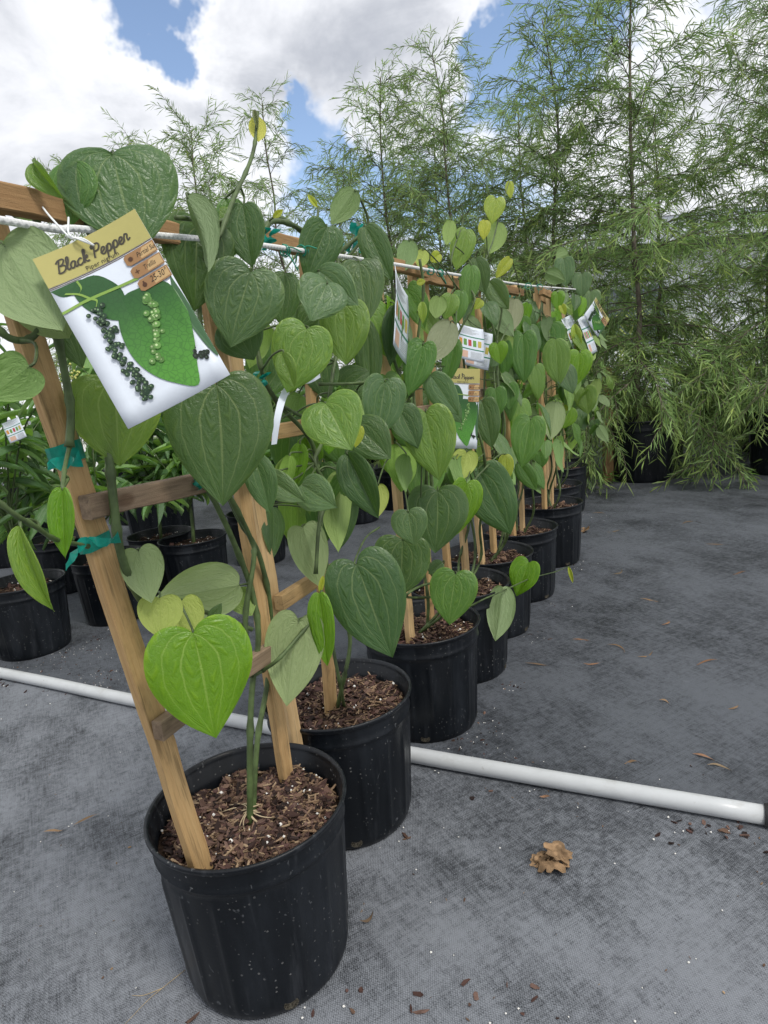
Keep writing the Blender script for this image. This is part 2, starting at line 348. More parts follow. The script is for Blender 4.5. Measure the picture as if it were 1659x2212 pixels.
class MB:
    def __init__(self): self.V = []; self.F = []; self.UV = []; self.T = []
    def tube(self, pts, r0, r1=None, sides=7, n=5, tint=None, knots=None):
        pts = spline(pts, n) if n else [Vector(p) for p in pts]
        r1 = r0 if r1 is None else r1; b0 = len(self.V); L = 0
        up = Vector((.31, .2, .93)); 
        for i, p in enumerate(pts):
            d = (pts[min(i + 1, len(pts) - 1)] - pts[max(i - 1, 0)]).normalized()
            x = d.cross(up); x = x.normalized() if x.length > .05 else d.cross(Vector((1, 0, 0))).normalized(); y = d.cross(x)
            f = i / (len(pts) - 1); r = r0 + (r1 - r0) * f
            if knots and i % knots == 0: r *= 1.3
            if i: L += (p - pts[i - 1]).length
            for k in range(sides):
                a = 2 * math.pi * k / sides
                self.V.append(p + x * (r * math.cos(a)) + y * (r * math.sin(a))); self.UV.append((k / sides, L)); self.T.append(tint or (1, 1, 1))
        for i in range(len(pts) - 1):
            for k in range(sides):
                a = b0 + i * sides + k; b = b0 + i * sides + (k + 1) % sides
                self.F.append((a, b, b + sides, a + sides))
        self.F.append(tuple(b0 + k for k in range(sides))[::-1]); self.F.append(tuple(b0 + (len(pts) - 1) * sides + k for k in range(sides)))
    def strip(self, pts, dirs, w, tint=None):         # flat ribbon
        b0 = len(self.V)
        for i, (p, d) in enumerate(zip(pts, dirs)):
            ww = w[i] if isinstance(w, (list, tuple)) else w
            for s in (-.5, .5): self.V.append(Vector(p) + Vector(d) * (ww * s)); self.UV.append((s + .5, i)); self.T.append(tint or (1, 1, 1))
        for i in range(len(pts) - 1): a = b0 + 2 * i; self.F.append((a, a + 1, a + 3, a + 2))
    def poly(self, pts, tint=None):
        b0 = len(self.V)
        for p in pts: self.V.append(Vector(p)); self.UV.append((0, 0)); self.T.append(tint or (1, 1, 1))
        self.F.append(tuple(range(b0, b0 + len(pts))))
    def box(self, c, ax, tint=None, jit=0.0):         # centre, three half-axes
        b0 = len(self.V)
        for sx in (-1, 1):
            for sy in (-1, 1):
                for sz in (-1, 1):
                    j = 1 + random.uniform(-jit, jit)
                    self.V.append(Vector(c) + (ax[0] * sx + ax[1] * sy) * j + ax[2] * sz); self.UV.append((0, 0)); self.T.append(tint or (1, 1, 1))
        for f in ((0, 1, 3, 2), (4, 6, 7, 5), (0, 4, 5, 1), (2, 3, 7, 6), (0, 2, 6, 4), (1, 5, 7, 3)): self.F.append(tuple(b0 + i for i in f))
    def build(self, name, mat, parent=None, smooth=True, kind=None, uv=False, tint=False, origin=None):
        o0 = Vector(origin) if origin is not None else (WORLDM[parent.name].translation if parent is not None else Vector((0, 0, 0)))
        V = [v - o0 for v in self.V]
        me = mesh(name, V, self.F, smooth, self.UV if uv else None, self.T if tint else None)
        return put(name, me, mat, parent, Matrix.Translation(o0), kind)

# ------------------------------------------------------------------ ground, yard, pipe
gx = MB(); gx.poly([(-160, -60, 0), (160, -60, 0), (160, 300, 0), (-160, 300, 0)])
g = gx.build('ground', M['ground'], smooth=False, kind='structure'); g['label'] = 'weathered black woven ground cloth'
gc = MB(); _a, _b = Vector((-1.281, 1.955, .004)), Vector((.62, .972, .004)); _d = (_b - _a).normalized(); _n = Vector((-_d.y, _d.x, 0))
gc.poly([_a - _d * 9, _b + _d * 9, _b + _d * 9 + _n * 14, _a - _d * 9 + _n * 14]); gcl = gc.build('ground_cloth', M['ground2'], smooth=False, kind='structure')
yd = MB(); yd.poly([(-40, 9.2, .008), (40, 7.6, .008), (40, 60, .008), (-40, 60, .008)])
y_ = yd.build('gravel_yard', plain('pale_gravel', (.52, .52, .50), .95, .1, .25, 25), smooth=False, kind='structure')
PA, PB = Vector((-1.281, 1.955, .0)), Vector((.62, .972, .0)); PD = (PB - PA).normalized()
RP = .0165; pl = [at_ground(*p, RP) for p in [(0, 1453), (290, 1513), (885, 1629), (1654, 1761)]]; PD = (pl[3] - pl[0]).normalized()
pm = MB(); pm.tube([pl[0] - PD * 1.6, pl[0], pl[1], pl[2], pl[3]], RP, sides=28, n=8)
pipe = pm.build('pipe', M['pvc']); tag(pipe, 'white plastic irrigation pipe lying across the ground cloth between the pots', 'pipe')
cm = MB(); cm.tube([pl[3] - PD * .002, pl[3] + PD * .07], RP + .003, sides=28, n=2)
cp = cm.build('coupling', plain('grey_coupling', (.05, .05, .052), .5), pipe)

# ------------------------------------------------------------------ pots
def lathe(prof, seg=72, flute=None):
    V = []; F = []
    for i, (r, z) in enumerate(prof):
        for k in range(seg):
            a = 2 * math.pi * k / seg; rr = r
            if flute: rr += flute(a, z, r)
            V.append((rr * math.cos(a), rr * math.sin(a), z))
    for i in range(len(prof) - 1):
        for k in range(seg):
            F.append((i * seg + k, i * seg + (k + 1) % seg, (i + 1) * seg + (k + 1) % seg, (i + 1) * seg + k))
    return V, F
def sstep(a, b, x): t = max(0, min(1, (x - a) / (b - a))); return t * t * (3 - 2 * t)
def make_pot_meshes(D, H, tag_):
    R = D / 2; rb = R * .8245
    def rad(z): return rb + (R * .955 - rb) * (z / H)
    body = [(0.0, .004), (rb * .86, .004), (rb * .90, 0.0), (rb * .95, .001), (rb * .985, .006)]
    zs = np.linspace(.014, H * .83, 22); body += [(rad(z), z) for z in zs]
    body += [(rad(H * .835) + .0022, H * .838), (rad(H * .85) + .0030, H * .85), (rad(H * .86) + .0012, H * .862)]
    body += [(rad(H * .90) + .001, H * .90), (rad(H * .95) + .0012, H * .955)]
    def flute(a, z, r):
        if r < rb * .9: return 0
        w = sstep(.012, .03, z) * (1 - sstep(H * .74, H * .80, z))
        q = (a * 16 / (2 * math.pi)) % 1.0
        ridge = math.exp(-((q - .5) / .10) ** 2)
        return w * (.0030 * ridge - .0006)
    seg = 192
    Vb, Fb = lathe(body, seg, flute)
    rim = [(R * .958 + .0014, H * .955), (R * .972, H * .962), (R * .992, H * .972), (R, H * .986), (R * .998, H * .996), (R * .985, H * 1.0), (R * .962, H * .995), (R * .948, H * .975),
           (R * .945, H * .955), (R * .935, H * .95), (R * .932, H * .925), (R * .922, H * .92), (R * .918, H * .885), (R * .912, H * .882), (R * .90, H * .80), (R * .88, H * .6)]
    Vr, Fr = lathe(rim, 96)
    return mesh('pot_wall' + tag_, Vb, Fb), mesh('pot_rim' + tag_, Vr, Fr)
POT_D, POT_H = .28, .254
POTM = make_pot_meshes(POT_D, POT_H, ''); BIGM = make_pot_meshes(.42, .40, '_big')
BARK = [(.062, .034, .028), (.085, .045, .036), (.04, .024, .02), (.11, .066, .05), (.022, .015, .013), (.16, .10, .07), (.095, .052, .045), (.05, .03, .026), (.12, .075, .06), (.03, .02, .018)]
def chip(mb, c, size, pal=None):
    L = size * random.uniform(.6, 1.6); W = size * random.uniform(.22, .7); Tt = size * random.uniform(.06, .2)
    a = random.uniform(0, 6.28); tl = random.gauss(0, .35); tr = random.gauss(0, .3)
    m = Matrix.Rotation(a, 3, 'Z') @ Matrix.Rotation(tl, 3, 'Y') @ Matrix.Rotation(tr, 3, 'X')
    col = random.choice(pal or BARK); k = random.uniform(.7, 1.35); col = tuple(x * k for x in col); n = random.choice((5, 6, 7)); b0 = len(mb.V)
    for zz in (-.5, .5):
        for q in range(n):
            r = random.uniform(.6, 1.1); g = 6.283 * q / n + random.uniform(-.3, .3)
            mb.V.append(Vector(c) + m @ Vector((L / 2 * r * math.cos(g), W / 2 * r * math.sin(g), Tt * zz + random.gauss(0, .06) * W))); mb.UV.append((0, 0)); mb.T.append(col)
    mb.F.append(tuple(b0 + q for q in range(n))[::-1]); mb.F.append(tuple(b0 + n + q for q in range(n)))
    for q in range(n): mb.F.append((b0 + q, b0 + (q + 1) % n, b0 + n + (q + 1) % n, b0 + n + q))
def blobmesh(mb, c, r):
    b0 = len(mb.V)
    for d in ((1, 0, 0), (-1, 0, 0), (0, 1, 0), (0, -1, 0), (0, 0, 1), (0, 0, -1)):
        mb.V.append(Vector(c) + Vector(d) * r * random.uniform(.7, 1.3)); mb.UV.append((0, 0)); mb.T.append((.7, .69, .65))
    for f in ((0, 2, 4), (2, 1, 4), (1, 3, 4), (3, 0, 4), (2, 0, 5), (1, 2, 5), (3, 1, 5), (0, 3, 5)): mb.F.append(tuple(b0 + i for i in f))
def make_soil(pot, loc, R, z0, nchip, nper, csize, tilt=0.0):
    sd_ = random.random() * 50
    def hz(x, y): return z0 + .006 * math.sin(9 * x / R + sd_) * math.cos(7 * y / R + sd_ * 2) + .004 * math.sin(23 * x / R + 3 * sd_) - .012 * ((x * x + y * y) / (R * R)) ** 3 + tilt * x
    V = [(0, 0, hz(0, 0))]; F = []; rings, seg = 9, 40
    for i in range(1, rings + 1):
        for k in range(seg):
            a = 6.28319 * k / seg; r = R * i / rings; x, y = r * math.cos(a), r * math.sin(a); V.append((x, y, hz(x, y)))
    for k in range(seg): F.append((0, 1 + k, 1 + (k + 1) % seg))
    for i in range(rings - 1):
        for k in range(seg): F.append((1 + i * seg + k, 1 + (i + 1) * seg + k, 1 + (i + 1) * seg + (k + 1) % seg, 1 + i * seg + (k + 1) % seg))
    soil = put('soil', mesh('soil', V, F), M['soil'], pot, Matrix.Translation(loc))
    mb = MB(); mp = MB()
    for i in range(nchip):
        r = (R - .011) * math.sqrt(random.random()); a = random.uniform(0, 6.283); x, y = r * math.cos(a), r * math.sin(a)
        chip(mb, Vector(loc) + Vector((x, y, hz(x, y) + random.uniform(0, .005))), csize * (random.uniform(.3, .95) if random.random() < .8 else random.uniform(1.0, 2.0)))
    for i in range(nchip // 5):
        r = R * .95 * math.sqrt(random.random()); a = random.uniform(0, 6.283); x, y = r * math.cos(a), r * math.sin(a)
        an = random.uniform(0, 3.14); l = csize * random.uniform(.6, 1.4); d = Vector((math.cos(an), math.sin(an), random.gauss(0, .25))) * l / 2
        c = Vector(loc) + Vector((x, y, hz(x, y) + .004)); q = d.cross(UP).normalized()
        mb.box(c, [d, q * random.uniform(.0006, .0016), UP * .0007], random.choice([(.24, .16, .10), (.16, .105, .065), (.32, .23, .145), (.10, .065, .045)]), .2)
    for i in range(nper):
        r = R * .96 * math.sqrt(random.random()); a = random.uniform(0, 6.283); x, y = r * math.cos(a), r * math.sin(a)
        blobmesh(mp, Vector(loc) + Vector((x, y, hz(x, y) + .005)), random.uniform(.0015, .0038))
    mb.build('bark_mulch', M['chips'], pot, smooth=False, kind='stuff', tint=True)
    mp.build('perlite', M['perlite'], pot, smooth=True, kind='stuff')
    return hz
HOLE = mesh('drain_hole', [(.0075 * math.cos(a * .5236), .0105 * math.sin(a * .5236), .0) for a in range(12)], [tuple(range(12))], False); M['hole'] = plain('dirty_drain_hole', (.05, .045, .035), .9, .1, .8, 300, .6)
ORD = ['first', 'second', 'third', 'fourth', 'fifth', 'sixth', 'seventh', 'eighth', 'ninth', 'tenth']
POTS = [(-.232, .811), (-.121, 1.108), (.058, 1.418), (.181, 1.672), (.311, 1.937), (.469, 2.222), (.675, 2.581), (.800, 2.98), (.992, 3.487), (1.116, 3.851)]
def make_pot(loc, meshes, label, group, R, zs, nchip, nper, csize, rot=0.0, tilt=0.0):
    p = thing('plant_pot', label, 'plant pot', loc, group)
    Mx = Matrix.Translation(loc) @ Matrix.Rotation(rot, 4, 'Z')
    wl = put('wall', meshes[0], M['pot'], p, Mx)
    if nchip >= 600 or meshes is BIGM:
        rb_ = R / .128 * .1155 if meshes is POTM else .1735
        for q in range(4): put('drain_hole', HOLE, M['hole'], wl, Mx @ Matrix.Rotation(q * 1.5708 + .4, 4, 'Z') @ Matrix.Translation((rb_ + .0012, 0, .017 if meshes is POTM else .03)) @ Matrix.Rotation(1.5, 4, 'Y'))
    put('rim', meshes[1], M['pot'], p, Mx)
    make_soil(p, loc, R, zs, nchip, nper, csize, tilt)
    return p
plab = ['black nursery pot before the white pipe, at the open end of the pepper row',
        'black nursery pot second in the pepper row, its back touching the white pipe',
        'black nursery pot third in the pepper row, just behind the white pipe']
for i, (x, y) in enumerate(POTS):
    lab = plab[i] if i < 3 else 'black nursery pot, %s in the pepper row counted from the white pipe end' % ORD[i]
    n = [3600, 2400, 1700, 1100, 900, 800, 800, 500, 500, 400][i]
    make_pot(Vector((x, y, 0)), POTM, lab, 'pots of the pepper row', .128, .226 if i else .222, n, n // 80, .0125, i * 1.3, .02 if i == 0 else 0)

# ------------------------------------------------------------------ trellises
def beam(name, P0, P1, w, th, mat, parent, face, rough=.0006):
    """sawn batten from P0 to P1: w across, th deep, wide side turned to 'face'"""
    P0, P1 = Vector(P0), Vector(P1); z = (P1 - P0); L = z.length; z.normalize()
    y = (Vector(face) - z * Vector(face).dot(z)).normalized(); x = y.cross(z)
    seg = max(3, int(L / .05)); V = []; F = []; b = .0014
    prof = [(-w / 2, -th / 2 + b), (-w / 2 + b, -th / 2), (w / 2 - b, -th / 2), (w / 2, -th / 2 + b), (w / 2, th / 2 - b), (w / 2 - b, th / 2), (-w / 2 + b, th / 2), (-w / 2, th / 2 - b)]
    bow = random.uniform(-.002, .002)
    for i in range(seg + 1):
        t = i / seg; jx, jy = random.gauss(0, rough), random.gauss(0, rough)
        for px, py in prof: V.append((px + jx + bow * math.sin(3.14 * t) + random.gauss(0, rough * .5), py + jy + random.gauss(0, rough * .5), L * t))
    for i in range(seg):
        for k in range(8): F.append((i * 8 + k, i * 8 + (k + 1) % 8, (i + 1) * 8 + (k + 1) % 8, (i + 1) * 8 + k))
    F.append(tuple(range(8))[::-1]); F.append(tuple(seg * 8 + k for k in range(8)))
    Mx = Matrix((x, y, z)).transposed().to_4x4(); Mx.translation = P0
    return put(name, mesh(name, V, F, False), mat, parent, Mx)
STAKES = []
def trellis(i, sL, sR, zt, rungs, lean=0.0, mats=('wood', 'wood', 'wood_dark'), stake_w=.026, c=None, soil=.205):
    """sL, sR: (s at soil, s at top) of the two stakes along the row"""
    loc = Vector((*POTS[i], 0)); off0 = (loc - ROWA).dot(ROWN)
    lab = ('wooden ladder trellis with dark rungs in the pot in front of the white pipe' if i == 0 else 'wooden ladder trellis standing in the %s pot of the pepper row from the pipe end' % ORD[i])
    t = thing('trellis', lab, 'trellis', loc, 'ladder trellises of the pepper row')
    for k, (a, b) in enumerate((sL, sR)):
        P0 = row_pt(a, soil, off0); P1 = row_pt(b, zt, off0 + lean)
        beam('stake', P0, P1, stake_w if k == 0 or i else .0205, .015, M[mats[k]], t, ROWN * .95 + ROWU * random.uniform(-.35, -.1)); STAKES.append((i, P0, P1))
    for z, over in rungs:
        f = (z - soil) / (zt - soil); a = sL[0] + (sL[1] - sL[0]) * f - over; b = sR[0] + (sR[1] - sR[0]) * f + over
        o = off0 + lean * f + .0185
        beam('rung', row_pt(a, z + random.uniform(-.004, .004), o), row_pt(b, z + random.uniform(-.006, .006), o), .024, .016, M[mats[2] if z < .95 else 'wood_mid'], t, ROWN, .0008)
    return t
trellis(0, (-.100, -.215), (.091, .072), 1.03, [(.445, .012), (.712, .012), (.995, .03)])
trellis(1, (.173, .150), (.285, .385), 1.05, [(.482, .012), (.742, .014), (1.035, .03)], mats=('wood_pale', 'wood', 'wood'), stake_w=.021)
base_s = [s_of(Vector((*p, 0))) for p in POTS]
for i in range(2, 10):
    b = base_s[i]; w = .055 + .01 * random.random()
    trellis(i, (b - w, b - w - .03), (b + w, b + w + .035), [1.05, 1.05, 1.06, 1.07, 1.08, 1.10, 1.12, 1.17][i - 2] + .012, [(.5 + random.uniform(-.03, .03), .014), (.76 + random.uniform(-.03, .03), .014), ([1.035, 1.035, 1.045, 1.055, 1.07, 1.085, 1.10, 1.15][i - 2], .03)],
            lean=random.uniform(-.02, .02), mats=random.choice([('wood', 'wood_pale', 'wood'), ('wood_pale', 'wood', 'wood_dark'), ('wood_pale', 'wood_pale', 'wood')]), stake_w=.019)
# rope tied along the trellis tops
rp = MB(); pts = [row_pt(-.75, .975, .045), at_row(0, 475, .045), at_row(180, 495, .045), at_row(480, 520, .045), at_row(650, 541, .045), at_row(860, 572, .04), at_row(990, 594, .035), at_row(1145, 617, .03), at_row(1250, 626, .02), row_pt(3.35, 1.17, .02)]
rp.tube(pts, .0034, sides=10, n=14)
rope = rp.build('rope', M['rope'], uv=True); tag(rope, 'white braided rope strung along the tops of the pepper trellises', 'rope')

# ------------------------------------------------------------------ pepper leaves
SHAPES = {  # right half outline from the sinus round to the tip, x in widths, y in lengths (attach point at 0, tip at 1)
 'heart': [(0, 0), (.04, -.05), (.12, -.10), (.24, -.115), (.36, -.07), (.455, .04), (.498, .19), (.49, .36), (.425, .535), (.32, .69), (.20, .82), (.085, .925), (0, 1)],
 'round': [(0, 0), (.05, -.03), (.15, -.07), (.28, -.075), (.40, -.02), (.475, .10), (.50, .26), (.475, .44), (.40, .61), (.285, .76), (.155, .88), (.055, .955), (0, 1)],
 'ovate': [(0, 0), (.06, -.015), (.16, -.02), (.28, .02), (.40, .11), (.48, .24), (.50, .38), (.46, .54), (.37, .69), (.255, .81), (.14, .90), (.055, .96), (0, 1)],
 'lance': [(0, 0), (.06, .0), (.17, .03), (.30, .10), (.42, .21), (.49, .34), (.50, .47), (.45, .61), (.35, .74), (.23, .84), (.125, .915), (.05, .965), (0, 1)]}
LEAFC = {}
def leaf_mesh(shape, fold, bend, curl=0.0, var=0):
    key = (shape, fold, bend, curl, var)
    if key in LEAFC: return LEAFC[key]
    r = random.Random(sum(ord(c) * (i + 1) for i, c in enumerate(repr(key))))
    pts = [Vector((x, y, 0)) for x, y in SHAPES[shape]]; out = spline(pts, 2); nt = len(out) - 1; nu = 7
    wob = [r.uniform(-.012, .012) for _ in range(8)]; ph = r.uniform(0, 6.28)
    V = []; UV = []; F = []
    for side in (-1, 1):
        for i, p in enumerate(out):
            t = i / nt; ym = max(0, min(1, t ** 1.25)); 
            if i == 0: ym = 0
            for k in range(nu + 1):
                u = k / nu; x = side * p.x * u; y = ym + (p.y - ym) * u
                if side < 0 and k == 0: pass
                lane = math.sin(math.pi * ((u / .35) % 1.0)) if u < 1 else 0
                z = .020 * lane * math.sin(math.pi * min(1, t * 1.02)) ** .5
                z += fold * abs(x) * (1 - .25 * t) - fold * .5 * x * x
                z += -bend * (y * y) * .55 - curl * max(0, y - .55) ** 2 * 1.6
                z += .022 * math.sin(9 * y + ph + side) * u ** 3 + wob[(i // 4) % 8] * u ** 4
                z -= .10 * (u ** 3) * abs(x)
                xx = x + .03 * math.sin(3 * y + ph) * y
                V.append((xx, y, z)); UV.append((.5 + .5 * side * u, t))
    n1 = (nt + 1) * (nu + 1)
    for sd_, b in ((-1, 0), (1, n1)):
        for i in range(nt):
            for k in range(nu):
                a = b + i * (nu + 1) + k; q = (a, a + 1, a + nu + 2, a + nu + 1)
                F.append(q if sd_ < 0 else q[::-1])
    me = mesh('leaf', V, F, True, UV); 
    bm = bmesh.new(); bm.from_mesh(me); bmesh.ops.remove_doubles(bm, verts=bm.verts, dist=1e-5); bmesh.ops.recalc_face_normals(bm, faces=bm.faces)
    s = sum(f.normal.z for f in bm.faces)
    if s < 0: bmesh.ops.reverse_faces(bm, faces=bm.faces)
    bm.to_mesh(me); bm.free(); me.polygons.foreach_set('use_smooth', np.ones(len(me.polygons), dtype=bool))
    LEAFC[key] = me; return me
KIND = {'D': (.066, .130, .044), 'G': (.100, .172, .072), 'M': (.090, .195, .040), 'N': (.145, .250, .050), 'L': (.125, .270, .012), 'Y': (.36, .41, .055), 'K': (.24, .33, .055), 'P': (.085, .165, .05), 'S': (.165, .25, .105), 'W': (.165, .195, .12)}
VINES = []; STEMPTS = {}
for i, p in enumerate(POTS):
    lab = 'pepper vine with one lime heart leaf on the trellis in front of the white pipe' if i == 0 else 'heart-leaved pepper vine on the %s trellis of the row from the pipe end' % ORD[i]
    VINES.append(thing('pepper_vine', lab, 'vine', Vector((*p, .222)), 'pepper vines on ladder trellises')); STEMPTS[i] = []
PET = []
def vine_of(P):
    s = s_of(P); return min(range(10), key=lambda i: abs(base_s[i] - s))
def place_leaf(A, d, n, Lg, Wd, kind, shape, fold=.25, bend=.25, curl=0.0, under=False, var=0, vine=None, pet=True, jit=.10):
    d = d.normalized(); n = (n - d * n.dot(d)).normalized()
    if under: n = -n
    x = d.cross(n)
    Mx = Matrix((x * Wd, d * Lg, n * (Wd + Lg) / 2)).transposed().to_4x4(); Mx.translation = A
    i = vine_of(A) if vine is None else vine
    o = put('leaf', leaf_mesh(shape, fold, bend, curl, var), M['leaf'], VINES[i], Mx)
    c = KIND[kind]; k = 1 + random.uniform(-jit, jit); h = random.uniform(-jit, jit) * .6
    o.color = (c[0] * k * (1 + h), c[1] * k, c[2] * k * (1 - h), 1)
    if pet: PET.append((i, A, d, n if not under else -n))
    return o
def leaf(ax, ay, tx, ty, w, kind, off=.03, shape='heart', under=False, fold=.25, bend=.2, tilt=0.0, yaw=0.0, curl=0.0, vine=None, pet=True):
    A = at_row(ax, ay, off); dep = (A - C0).dot(fwd); px = math.hypot(tx - ax, ty - ay) * dep / F_PX
    T = at_depth(tx, ty, dep + tilt * px); d = T - A
    n = (C0 - (A + T) / 2); n = (n - d.normalized() * n.dot(d.normalized())).normalized()
    if yaw: n = Matrix.Rotation(R_(yaw), 3, d.normalized()) @ n
    W = w * dep / F_PX / max(.3, math.cos(R_(yaw)))
    return place_leaf(A, d, n, d.length, W, kind, shape, fold, bend, curl, under, random.randrange(3), vine, pet)
U = dict(under=True)
# --- end trellis (in front of the pipe)
leaf(243, 335, 300, 540, 250, 'D', .062, fold=.05, bend=.10, vine=0)
leaf(160, 352, 148, 480, 96, 'M', .035, 'ovate', yaw=35, vine=0)
leaf(72, 352, 120, 425, 44, 'N', .03, 'lance', fold=1.2, bend=.6, yaw=30, vine=0)
leaf(8, 528, 140, 732, 190, 'S', .032, 'round', under=True, fold=.15, bend=.3, vine=0)
leaf(20, 440, 120, 455, 60, 'P', -.02, 'ovate', under=True, fold=.3, tilt=.5, vine=0)
leaf(62, 792, -22, 862, 105, 'M', .07, 'round', under=True, fold=.1, vine=0)
leaf(132, 690, 178, 792, 66, 'D', .02, 'ovate', vine=0)
leaf(62, 620, 160, 735, 130, 'S', .022, 'round', under=True, vine=0)
leaf(245, 822, 264, 1004, 190, 'N', .045, 'round', fold=.15, bend=.35, vine=0)
leaf(468, 832, 488, 1092, 232, 'D', .10, fold=.14, bend=.22, vine=0)
leaf(425, 492, 426, 664, 150, 'D', .03, fold=.5, bend=.35, yaw=-20, vine=0)
leaf(402, 426, 494, 592, 62, 'G', .07, 'ovate', under=True, fold=.8, bend=.9, yaw=35, vine=0)
leaf(525, 442, 542, 575, 86, 'D', .06, 'ovate', fold=.4, yaw=15, vine=0)
leaf(500, 432, 500, 560, 70, 'M', .03, 'ovate', fold=.4, vine=0)
leaf(541, 588, 498, 748, 170, 'G', .08, fold=.15, bend=.2, vine=1)
leaf(500, 690, 547, 775, 110, 'D', .03, 'ovate', vine=1)
leaf(470, 452, 478, 505, 55, 'N', .02, 'round', vine=0)
leaf(135, 1056, 138, 1207, 54, 'L', .06, 'ovate', fold=.55, bend=.1, yaw=20, vine=0)
leaf(42, 1136, 95, 1328, 52, 'N', .09, 'lance', fold=.9, bend=.7, yaw=25, vine=0)
leaf(300, 1192, 329, 1302, 90, 'S', .035, under=True, fold=.12, vine=0)
leaf(516, 1264, 342, 1292, 122, 'S', .02, 'ovate', under=True, fold=.2, bend=.2, tilt=.15, vine=0)
leaf(345, 1292, 347, 1378, 94, 'K', .045, 'round', under=True, fold=.1, vine=0)
leaf(392, 1300, 432, 1368, 72, 'K', .03, 'round', under=True, fold=.1, vine=0)
leaf(417, 1368, 473, 1597, 226, 'L', .08, fold=.12, bend=.15, vine=0)
leaf(452, 1345, 478, 1303, 26, 'D', .02, 'lance', vine=0)
leaf(510, 1275, 545, 1330, 60, 'N', .0, 'ovate', under=True, vine=0)
leaf(560, 1040, 515, 945, 60, 'D', .02, 'ovate', vine=1)
leaf(548, 985, 586, 1108, 70, 'D', .06, 'ovate', fold=.4, vine=1)
leaf(572, 1030, 655, 1082, 62, 'G', .04, 'ovate', fold=.4, tilt=-.4, vine=1)
leaf(553, 252, 560, 310, 38, 'Y', .05, 'ovate', under=True, fold=.5, vine=0, pet=False)
leaf(549, 238, 557, 280, 12, 'W', .05, 'lance', fold=1.0, vine=0, pet=False)
# --- second trellis
leaf(645, 1342, 617, 1522, 128, 'S', .06, under=True, fold=.12, bend=.15, vine=1)
leaf(690, 1282, 706, 1442, 57, 'L', .085, 'ovate', fold=.35, yaw=20, vine=1)
leaf(698, 1244, 690, 1285, 12, 'Y', .085, 'lance', fold=.8, vine=1, pet=False)
leaf(770, 1219, 851, 1424, 172, 'D', .10, fold=.2, bend=.2, vine=2)
leaf(870, 1166, 862, 1290, 124, 'D', .05, 'round', vine=2)
leaf(882, 1106, 893, 1180, 80, 'G', .09, fold=.3, vine=2)
leaf(945, 1062, 944, 1196, 134, 'D', .08, fold=.15, vine=3)
leaf(1008, 1046, 990, 1156, 72, 'L', .075, fold=.4, yaw=-25, vine=3)
leaf(1034, 1018, 1102, 1158, 112, 'D', .05, 'round', fold=.15, vine=4)
leaf(984, 1241, 970, 1352, 104, 'M', .10, fold=.15, vine=3)
leaf(955, 1215, 925, 1240, 30, 'G', .06, 'ovate', vine=3)
leaf(1142, 1216, 1112, 1287, 64, 'L', .13, fold=.4, yaw=15, vine=3, pet=False)
leaf(1086, 1268, 1073, 1385, 62, 'S', .12, 'ovate', under=True, fold=.3, yaw=15, vine=3, pet=False)
leaf(1228, 1224, 1238, 1260, 9, 'Y', .13, 'lance', fold=.6, vine=3, pet=False)
leaf(655, 1140, 692, 1266, 84, 'S', .0, 'round', under=True, vine=1)
leaf(738, 1022, 722, 1192, 66, 'N', .04, 'ovate', under=True, fold=.5, bend=.4, yaw=-20, vine=1)
leaf(752, 982, 812, 1122, 78, 'D', .07, 'ovate', fold=.7, bend=.3, yaw=15, vine=2)
leaf(652, 1048, 722, 1092, 80, 'G', .08, 'ovate', fold=.3, tilt=-1.0, vine=1)
leaf(735, 1050, 730, 1190, 85, 'D', .01, 'round', vine=1)
leaf(700, 1000, 695, 1185, 90, 'M', -.01, 'ovate', vine=1)
leaf(648, 960, 640, 1050, 42, 'L', .03, 'ovate', fold=.4, vine=1)
leaf(625, 985, 612, 1060, 36, 'L', .03, 'ovate', under=True, fold=.3, yaw=30, vine=1)
leaf(818, 1046, 815, 1118, 48, 'K', .05, 'ovate', under=True, vine=2)
leaf(704, 872, 760, 967, 138, 'N', .11, fold=.3, bend=.2, tilt=-.35, vine=1)
leaf(777, 920, 767, 967, 27, 'Y', .11, 'ovate', fold=.4, vine=1, pet=False)
leaf(832, 826, 812, 948, 96, 'G', .10, fold=.5, yaw=-15, vine=2)
leaf(920, 893, 946, 1038, 116, 'N', .09, fold=.2, vine=3)
leaf(765, 915, 842, 988, 96, 'D', .06, 'ovate', tilt=-.3, vine=2)
leaf(662, 712, 624, 848, 132, 'N', .09, fold=.2, vine=1)
leaf(610, 765, 634, 838, 44, 'N', .11, 'ovate', fold=.5, yaw=20, vine=1)
leaf(742, 657, 750, 786, 110, 'N', .09, 'round', fold=.2, vine=2)
leaf(706, 612, 676, 690, 112, 'G', .10, fold=.25, tilt=-.4, vine=2)
leaf(690, 585, 770, 655, 80, 'G', .08, 'ovate', fold=.25, tilt=-.4, vine=2)
leaf(776, 567, 796, 692, 100, 'G', .07, 'round', fold=.15, vine=2)
leaf(705, 490, 664, 606, 92, 'D', .07, 'round', fold=.3, yaw=-10, vine=1)
leaf(766, 410, 716, 488, 56, 'P', .06, 'ovate', under=True, vine=2)
leaf(790, 490, 846, 604, 66, 'D', .08, 'ovate', fold=.3, vine=2)
leaf(686, 448, 664, 418, 13, 'Y', .06, 'lance', fold=.7, vine=1, pet=False)
leaf(590, 470, 612, 452, 14, 'Y', .04, 'lance', fold=.6, vine=1)
leaf(615, 590, 610, 705, 76, 'D', .02, 'ovate', vine=1)
leaf(650, 700, 690, 650, 50, 'D', .03, 'ovate', vine=1)
leaf(792, 690, 800, 860, 60, 'D', .03, 'lance', vine=2)
leaf(745, 840, 800, 800, 80, 'D', .0, 'round', vine=2)
leaf(850, 660, 842, 790, 46, 'D', .05, 'lance', fold=.5, vine=2)
